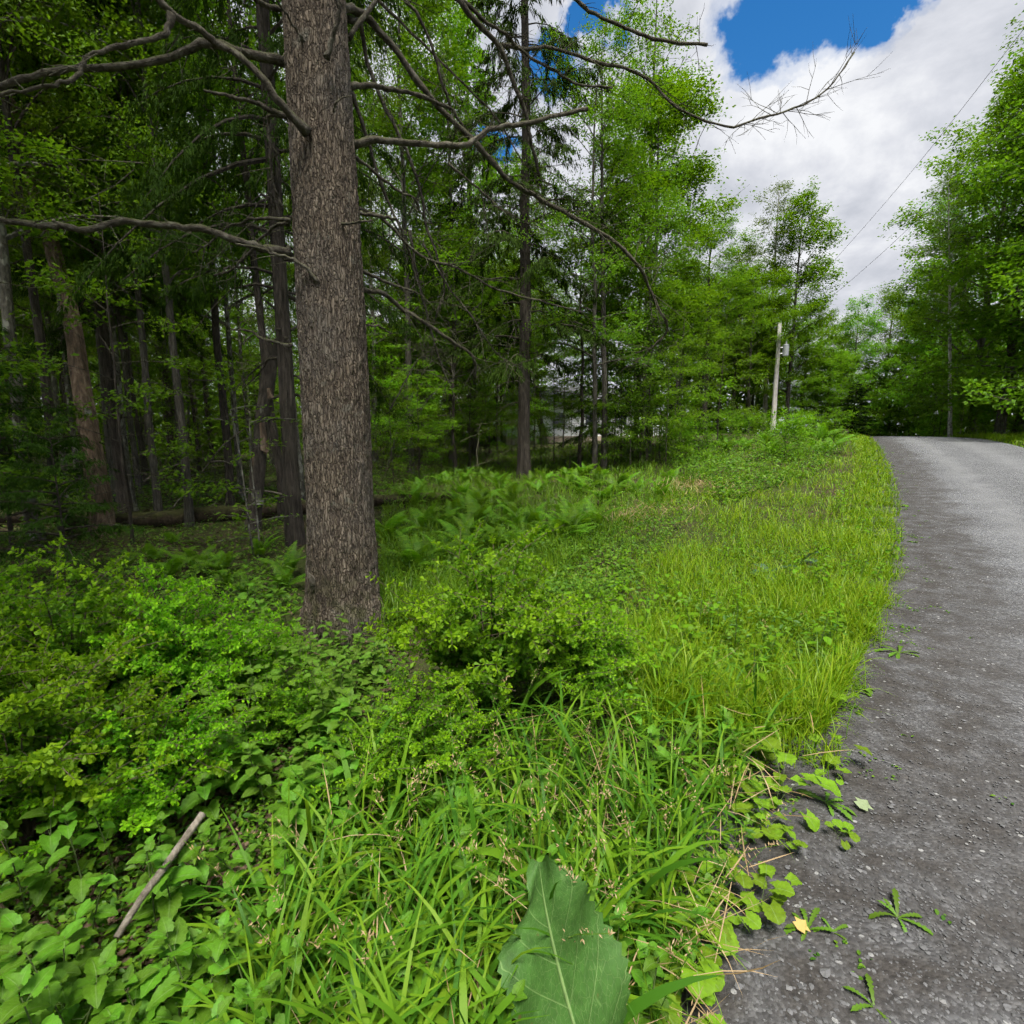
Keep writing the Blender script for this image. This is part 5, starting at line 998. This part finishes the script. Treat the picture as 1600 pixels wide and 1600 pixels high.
for (pxy, n, sc, lab) in [((1402, 1440), 7, .55, 'flat dandelion rosette out on the gravel, nearest the lane centre'), ((1405, 1022), 8, .95, 'dandelion clump on the road edge beside the small weeds'), ((1262, 1455), 7, .5, 'dandelion beside coltsfoot on the dark soil'), ((1365, 1580), 4, .5, 'small weed with long leaves at the bottom of the lane'),
                          ((1300, 1460), 4, .35, 'tiny three-leaved weed on the gravel'), ((1380, 900), 8, .9, 'weed clump where grass meets the road, farther up'), ((1395, 830), 7, 1.0, 'weed clump on the far road edge'), ((1330, 1080), 6, .8, 'dandelion on the soil strip below the grass'), ((1290, 1255), 7, .8, 'dandelion tuft at the soil strip beside coltsfoot')]:
    P = ground_at([pxy[0]], [pxy[1]])[0]; rosette('dandelion', 'dande', P[0], P[1], n, sc, lab, 'weed', None, rp, .1)
for (pxy, n, sc, lab) in [((1200, 905), 4, .75, 'dark bluish broad-leaved weed in the bright grass, in front of its twin'), ((1250, 888), 4, .7, 'dark bluish broad-leaved weed in the bright grass, behind its twin'), ((1130, 965), 3, .5, 'small dark broad-leaved weed lower in the grass')]:
    P = ground_at([pxy[0]], [pxy[1]])[0]; rosette('broad_leaved_weed', 'dark', P[0], P[1], n, sc, lab, 'weed', None, rp, .2)
rm = np.random.default_rng(808)
for q in range(30):
    k_ = int(rm.integers(22, 105)); c = EDGE[k_] + EPERP[k_] * rm.uniform(-.3, .16); d_ = float(np.hypot(*c))
    if d_ < 1.6: continue
    kd = 'dande' if q % 2 else 'plant'; rosette('dandelion' if q % 2 else 'plantain', kd, c[0], c[1], int(rm.integers(5, 9)), rm.uniform(.45, .85), ('toothed dandelion ' if q % 2 else 'smooth plantain ') + 'rosette on the ragged road edge, ' + ('close by' if d_ < 3 else 'a few steps on' if d_ < 5 else 'halfway up' if d_ < 9 else 'far up'), 'weed', 'weeds on the road edge', rm, .15)
# burdock: one great leaf stands up in front of the camera
def burp(s): return (.62 + .40 * math.sin(math.pi * min(1, s * 1.25) ** .8)) * (1 - s ** 5) ** .7 + .02
bl = blade_mesh('leaf', .47, .150, burp, [MAT['burdock'], MAT['stem']], 44, 13, .10, .34, .10, .08, wave=.2, pet=(.0, .9, .006), seed=4, lift=.0)
root = at(915, 1660, 1.02); tipp = at(812, 1330, 1.48); dv = Vector(tipp - root); Lb = dv.length
g0 = ground_at([960], [1900])[0]; bo = empty('burdock_plant', (g0[0], g0[1], 0)); tag(bo, 'burdock with one huge dark green veined leaf standing up in front', 'plant')
xa = dv.normalized(); up_ = Vector((-.35, -.75, .45)); ya = up_.cross(xa).normalized(); za = xa.cross(ya)
lo = obj('leaf', bl, bo); lo.matrix_local = Matrix.Translation(Vector(root) - bo.location) @ Matrix((xa, ya, za)).transposed().to_4x4() @ Matrix.Scale(Lb / .455, 4)
pm = MB(); tube(pm, smooth_path(np.array([[0, 0, -.03], (root - g0) * .45 + [0, 0, .03], root - g0]), 8), np.linspace(.012, .006, 8), 7); obj('petiole', pm.mesh('petiole', MAT['stem'], True), bo)
l2 = obj('leaf', bl, bo, (0, 0, .05), (.5, -.5, 3.6), .55)

# ------------------------------------------------------------------ grass and other plants nobody could count
rg = np.random.default_rng(41)
LZ = [(400, 2000), (420, 1500), (520, 1300), (640, 1200), (800, 1160), (960, 1090), (1120, 1080), (1300, 1090), (1285, 1220), (1190, 1420), (1120, 1600), (1080, 2000)]
P = scatter(LZ, 2700, rg, -.26); P = P[np.hypot(P[:, 0], P[:, 1]) > .85]; n = len(P); L = rg.uniform(.2, .6, n); gb_ = MB(); blades(gb_, P, L, rg.gamma(4, .0021, n) + .003, rg.normal(.08, .2, n), rg.uniform(.9, 2.7, n), 8, rg)
tag(obj('long_grass', gb_.mesh('long_grass', MAT['wide'], True)), 'long arching broad grass blades in front of the lane', 'grass', kind='stuff')
GZ = [(830, 930), (960, 820), (1060, 770), (1140, 700), (1240, 685), (1352, 686), (1392, 740), (1404, 850), (1395, 960), (1330, 1060), (1290, 1150), (1000, 1150), (880, 1080)]
P = scatter(GZ, 38000, rg, -.03); n = len(P); dist = np.hypot(P[:, 0], P[:, 1]); clp = fbm(np.column_stack([P[:, 0] * 1.1, P[:, 1] * 1.1, P[:, 0] * 0]), 77, 3); kk = rg.random(n) < np.clip((clp - .30) * 6, .62, 1); P = P[kk]; clp = clp[kk]; dist = dist[kk]; n = len(P); L = rg.uniform(.08, .25, n) * np.clip((clp - .15) * 3.0, .6, 1.7) * (1 + .5 * (rg.random(n) < .10)); gb_ = MB(); blades(gb_, P, L, rg.uniform(.0035, .007, n) * np.clip(dist / 6, 1, 4), rg.normal(.05, .2, n), rg.uniform(.3, 1.9, n), 3, rg)
edgeP = np.concatenate([EDGE[k_] + EPERP[k_] * rg.uniform(-.7, .02, (700, 1)) + rg.normal(0, .12, (700, 2)) for k_ in range(20, 130, 3)]); ex = np.column_stack([edgeP, gz_at(edgeP[:, 0], edgeP[:, 1])]); ex = ex[(lateral(ex[:, 0], ex[:, 1]) < .06) & (np.hypot(ex[:, 0], ex[:, 1]) > 2.6)]
n = len(ex); dist = np.hypot(ex[:, 0], ex[:, 1]); keep = rg.random(n) < np.clip(6 / dist, .25, 1); ex = ex[keep]; dist = dist[keep]; n = len(ex); blades(gb_, ex, rg.uniform(.06, .26, n), rg.uniform(.003, .006, n) * np.clip(dist / 6, 1, 4), rg.normal(.1, .25, n), rg.uniform(.3, 1.6, n), 3, rg)
FV = []
for k_ in range(50, 158): FV.append(EDGE[k_] + EPERP[k_] * (RW + rg.uniform(.02, 3.2, (160, 1))) + rg.normal(0, .2, (160, 2)))
FV = np.concatenate(FV); FV = FV[lateral(FV[:, 0], FV[:, 1]) > RW + .05]; ex = np.column_stack([FV, gz_at(FV[:, 0], FV[:, 1])]); n = len(ex); blades(gb_, ex, rg.uniform(.12, .35, n), rg.uniform(.012, .03, n), rg.normal(.1, .25, n), rg.uniform(.3, 1.4, n), 2, rg)
tag(obj('verge_grass', gb_.mesh('verge_grass', MAT['lawn'], True)), 'bright yellow-green grass of the bank along the lane', 'grass', kind='stuff')
DZ = [(590, 1000), (600, 780), (700, 715), (850, 705), (1100, 690), (1140, 720), (1050, 790), (960, 840), (840, 940), (760, 960)]
P = scatter(DZ, 15000, rg); n = len(P); dist = np.hypot(P[:, 0], P[:, 1]); gb_ = MB(); blades(gb_, P, rg.uniform(.18, .45, n), rg.uniform(.004, .008, n) * np.clip(dist / 7, 1, 4), rg.normal(.05, .22, n), rg.uniform(.3, 1.6, n), 3, rg)
tag(obj('woodland_grass', gb_.mesh('woodland_grass', MAT['grass'], True)), 'green grass growing among the ferns of the clearing', 'grass', kind='stuff')
# low leafy ground cover over the whole bank and the clearing
cb = MB()
for poly, n, hh, sz in [([(380, 2000), (420, 1450), (600, 1180), (830, 960), (1000, 800), (1330, 690), (1392, 760), (1400, 950), (1290, 1200), (1120, 1600), (1080, 2000)], 52000, .25, .042), (DZ, 14000, .25, .05), ([(-150, 2000), (-150, 1000), (100, 960), (330, 960), (480, 960), (600, 1000), (620, 1250), (420, 1500), (380, 2000)], 19000, .24, .04), ([(430, 1090), (470, 1020), (620, 1000), (660, 1080), (600, 1160), (450, 1170)], 1500, .16, .035), ([(340, 1230), (420, 1150), (600, 1130), (620, 1220), (540, 1340), (400, 1350)], 2600, .16, .035), ([(820, 960), (880, 870), (980, 780), (1120, 720), (1060, 830), (960, 960)], 6000, .22, .045),
                        ([(-150, 1000), (-150, 790), (430, 770), (470, 960), (300, 980)], 15000, .2, .045), ([(-150, 800), (-150, 715), (560, 705), (470, 800)], 14000, .45, .075), ([(560, 720), (760, 698), (1130, 688), (1130, 705), (700, 760), (560, 790)], 7000, .35, .09), ([(1040, 730), (1150, 690), (1345, 682), (1290, 740), (1130, 790)], 9000, .55, .08)]:
    P = scatter(poly, n, rg, -.14); P = P[np.hypot(P[:, 0], P[:, 1]) > .8]; n = len(P); cl_ = fbm(np.column_stack([P[:, 0] * 1.3, P[:, 1] * 1.3, P[:, 0] * 0]), 5, 3)
    if sz == .042: cl_ = .96 - fbm(np.column_stack([P[:, 0] * 1.1, P[:, 1] * 1.1, P[:, 0] * 0]), 77, 3)       # leafy where the grass is thin; k_ = rg.random(n) < np.clip((cl_ - .3) * 4.5, .08, 1); P = P[k_]; cl_ = cl_[k_]; n = len(P)
    nr = np.clip((np.hypot(P[:, 0], P[:, 1]) - 1.2) / 3.2, .42, 1); kk = rg.random(n) < np.clip(nr * 1.1, .5 if sz == .042 else .95, 1); P = P[kk]; cl_ = cl_[kk]; nr = nr[kk]; n = len(P); P[:, 2] += hh * nr * rg.random(n) ** 1.2 * np.clip(cl_ * 2, .4, 1.5); L = sz * rg.uniform(.5, 1.4, n) * np.clip(nr + .25, .7, 1); leaves(cb, P, rand_dirs(n, rg, .3), rand_norm(n, rg, .4), L, L * .6, T_OVAL if sz < .041 else T_DIAMOND, .2)
tag(obj('ground_cover', cb.mesh('ground_cover', MAT['cover'])), 'low leafy ground cover under the taller plants', 'ground cover', kind='stuff')
# creeping seedlings on the soil strip
sd_ = MB(); k_ = rg.integers(8, 90, 5200); q_ = EDGE[k_] + EPERP[k_] * rg.normal(-.08, .2, (5200, 1)) + rg.normal(0, .08, (5200, 2)); cl_ = fbm(np.column_stack([q_ * 4, q_[:, 0] * 0]), 61, 3); q_ = q_[cl_ > .53]; q_ = q_[np.hypot(q_[:, 0], q_[:, 1]) > 1]; P = np.repeat(np.column_stack([q_, gz_at(q_[:, 0], q_[:, 1]) + .006]), 4, 0); P[:, :2] += rg.normal(0, .015, (len(P), 2)); n = len(P); L = rg.uniform(.008, .026, n); leaves(sd_, P, rand_dirs(n, rg, .25), rand_norm(n, rg, .3), L, L * .65, T_OVAL, .1)
tag(obj('seedlings', sd_.mesh('seedlings', MAT['cover'])), 'tiny green seedlings sprouting on the soil strip', 'ground cover', kind='stuff')
# flowering stalks standing out of the long grass
hb = MB(); P = scatter([(420, 1700), (560, 1300), (900, 1120), (1260, 1080), (1380, 850), (1330, 720), (1150, 740), (900, 960), (1180, 1350), (1080, 1700)], 80, rg, -.1); P = P[np.hypot(P[:, 0], P[:, 1]) > 1.1]
for c in P:
    h_ = rg.uniform(.35, .65); ln = rg.normal(0, .14, 2); u = np.linspace(0, 1, 6)[:, None]; st_ = c + u * np.array([0, 0, h_]) + u ** 2 * np.array([ln[0], ln[1], -.04]); tube(hb, st_, np.linspace(.0016, .0008, 6), 3, cap=False, mi=0)
    n = 26; k_ = rg.uniform(.72, 1, n); Q = c + k_[:, None] * np.array([0, 0, h_]) + (k_ ** 2)[:, None] * np.array([ln[0], ln[1], -.04]) + rg.normal(0, .006, (n, 3)); leaves(hb, Q, rand_dirs(n, rg, .8) + [0, 0, .8], rand_norm(n, rg, .5), rg.uniform(.008, .018, n), .004, T_DIAMOND, 0, mi=1)
tag(obj('grass_seed_heads', hb.mesh('grass_seed_heads', [MAT['wide'], MAT['dry']])), 'thin flowering grass stalks with pale seed heads', 'grass', kind='stuff')
# dry grass
db = MB(); 
for pxy, n, sp_ in [((1085, 772), 700, (.55, .45)), ((970, 822), 200, (.35, .25)), ((1030, 812), 160, (.4, .3))]:
    c = ground_at([pxy[0]], [pxy[1]])[0]; q_ = c[:2] + rg.normal(0, 1, (n, 2)) * np.array(sp_); P = np.column_stack([q_, gz_at(q_[:, 0], q_[:, 1]) + rg.uniform(.06, .26, n)]); blades(db, P, rg.uniform(.10, .28, n), rg.uniform(.004, .010, n), rg.normal(1.2, .3, n), rg.uniform(-.3, .8, n), 3, rg)
P = scatter(LZ, 700, rg, -.05); P = P[np.hypot(P[:, 0], P[:, 1]) > .9]; n = len(P); P[:, 2] += rg.uniform(.0, .22, n); blades(db, P, rg.uniform(.1, .32, n), rg.uniform(.002, .005, n), rg.normal(1.2, .35, n), rg.uniform(-.3, .8, n), 3, rg)
tag(obj('dry_grass', db.mesh('dry_grass', MAT['dry'], True)), 'flattened tan dead grass on the bank', 'grass', kind='stuff')
# leaf litter
lb = MB(); P = scatter([(-200, 1900), (-200, 715), (560, 705), (760, 700), (620, 1000), (600, 1300), (420, 1900)], 22000, rg); P = P[np.hypot(P[:, 0], P[:, 1]) > .6]; n = len(P); P[:, 2] += rg.uniform(.0, .02, n); dist = np.hypot(P[:, 0], P[:, 1]); L = rg.uniform(.02, .055, n) * np.clip(dist / 6, 1, 3); leaves(lb, P, rand_dirs(n, rg, .2), rand_norm(n, rg, .35), L, L * .6, T_DIAMOND, -.1)
tag(obj('leaf_litter', lb.mesh('leaf_litter', MAT['litter'])), 'brown dead leaves covering the forest floor', 'leaf litter', kind='stuff')
# loose stones on the road and its edge
pbm = MB(); P = scatter([(1080, 1750), (1130, 1580), (1290, 1180), (1400, 930), (1700, 900), (1700, 1750)], 6000, rg, None); la = lateral(P[:, 0], P[:, 1]); k_ = (la > -.15) & (rg.random(len(P)) < np.clip(1.2 - la * .35, .25, 1)); P = P[k_]; n = len(P); sz = rg.gamma(2.0, .0013, n) + .0018
oct_ = np.array([[1, 0, 0], [0, 1, 0], [-1, 0, 0], [0, -1, 0], [0, 0, .7], [0, 0, -.7], [.6, .6, .25], [-.6, .6, .2], [-.6, -.6, .25], [.6, -.6, .2]]); ofc = np.array([[0, 6, 4], [6, 1, 4], [1, 7, 4], [7, 2, 4], [2, 8, 4], [8, 3, 4], [3, 9, 4], [9, 0, 4], [0, 5, 6], [6, 5, 1], [1, 5, 7], [7, 5, 2], [2, 5, 8], [8, 5, 3], [3, 5, 9], [9, 5, 0]])
an = rg.random(n) * 6.28; V = oct_[None] * (1 + rg.normal(0, .18, (n, 10, 3))) * sz[:, None, None] * np.stack([np.ones(n), rg.uniform(.55, 1, n), rg.uniform(.5, .9, n)], 1)[:, None]; ca, sa = np.cos(an)[:, None], np.sin(an)[:, None]; V = np.stack([V[..., 0] * ca - V[..., 1] * sa, V[..., 0] * sa + V[..., 1] * ca, V[..., 2]], -1)
la = lateral(P[:, 0], P[:, 1]); P[:, 2] = height(P[:, 0], P[:, 1]) + np.interp(la, lats, crown_) + sz * .25; V += P[:, None]; pbm.add(V.reshape(-1, 3), [(ofc[None] + (np.arange(n) * 10)[:, None, None]).reshape(-1, 3)]); tag(obj('gravel', pbm.mesh('gravel', MAT['gravel'], False)), 'loose grey stone chips on the lane and its edge', 'gravel', kind='stuff')
# a few fallen leaves and twigs on the road edge
MAT['paleleaf'] = leafmat('pale_leaf_back', [(.20, .26, .13), (.24, .29, .16)], .2, .7, objvar=0); MAT['yellowleaf'] = leafmat('yellowed_leaf', [(.42, .30, .08), (.45, .34, .12)], .2, .7, objvar=0)
for (px, py, sc, mt, lab) in [((1342), 1270, .07, 'paleleaf', 'pale upturned maple leaf lying on the gravel'), (1098, 1512, .05, 'yellowleaf', 'yellowed curled leaf among the coltsfoot'), (1245, 1462, .05, 'yellowleaf', 'tan dead leaf on the dark soil by a dandelion')]:
    P = ground_at([px], [py])[0]; fb = MB(); leaves(fb, np.array([[0, 0, .012]]), np.array([[.8, .5, .05]]), np.array([[.1, -.15, 1]]), sc, sc, T_MAPLE, -.1); tag(obj('fallen_leaf', fb.mesh('fallen_leaf', MAT[mt]), None, (P[0], P[1], P[2] + .012)), lab, 'leaf')
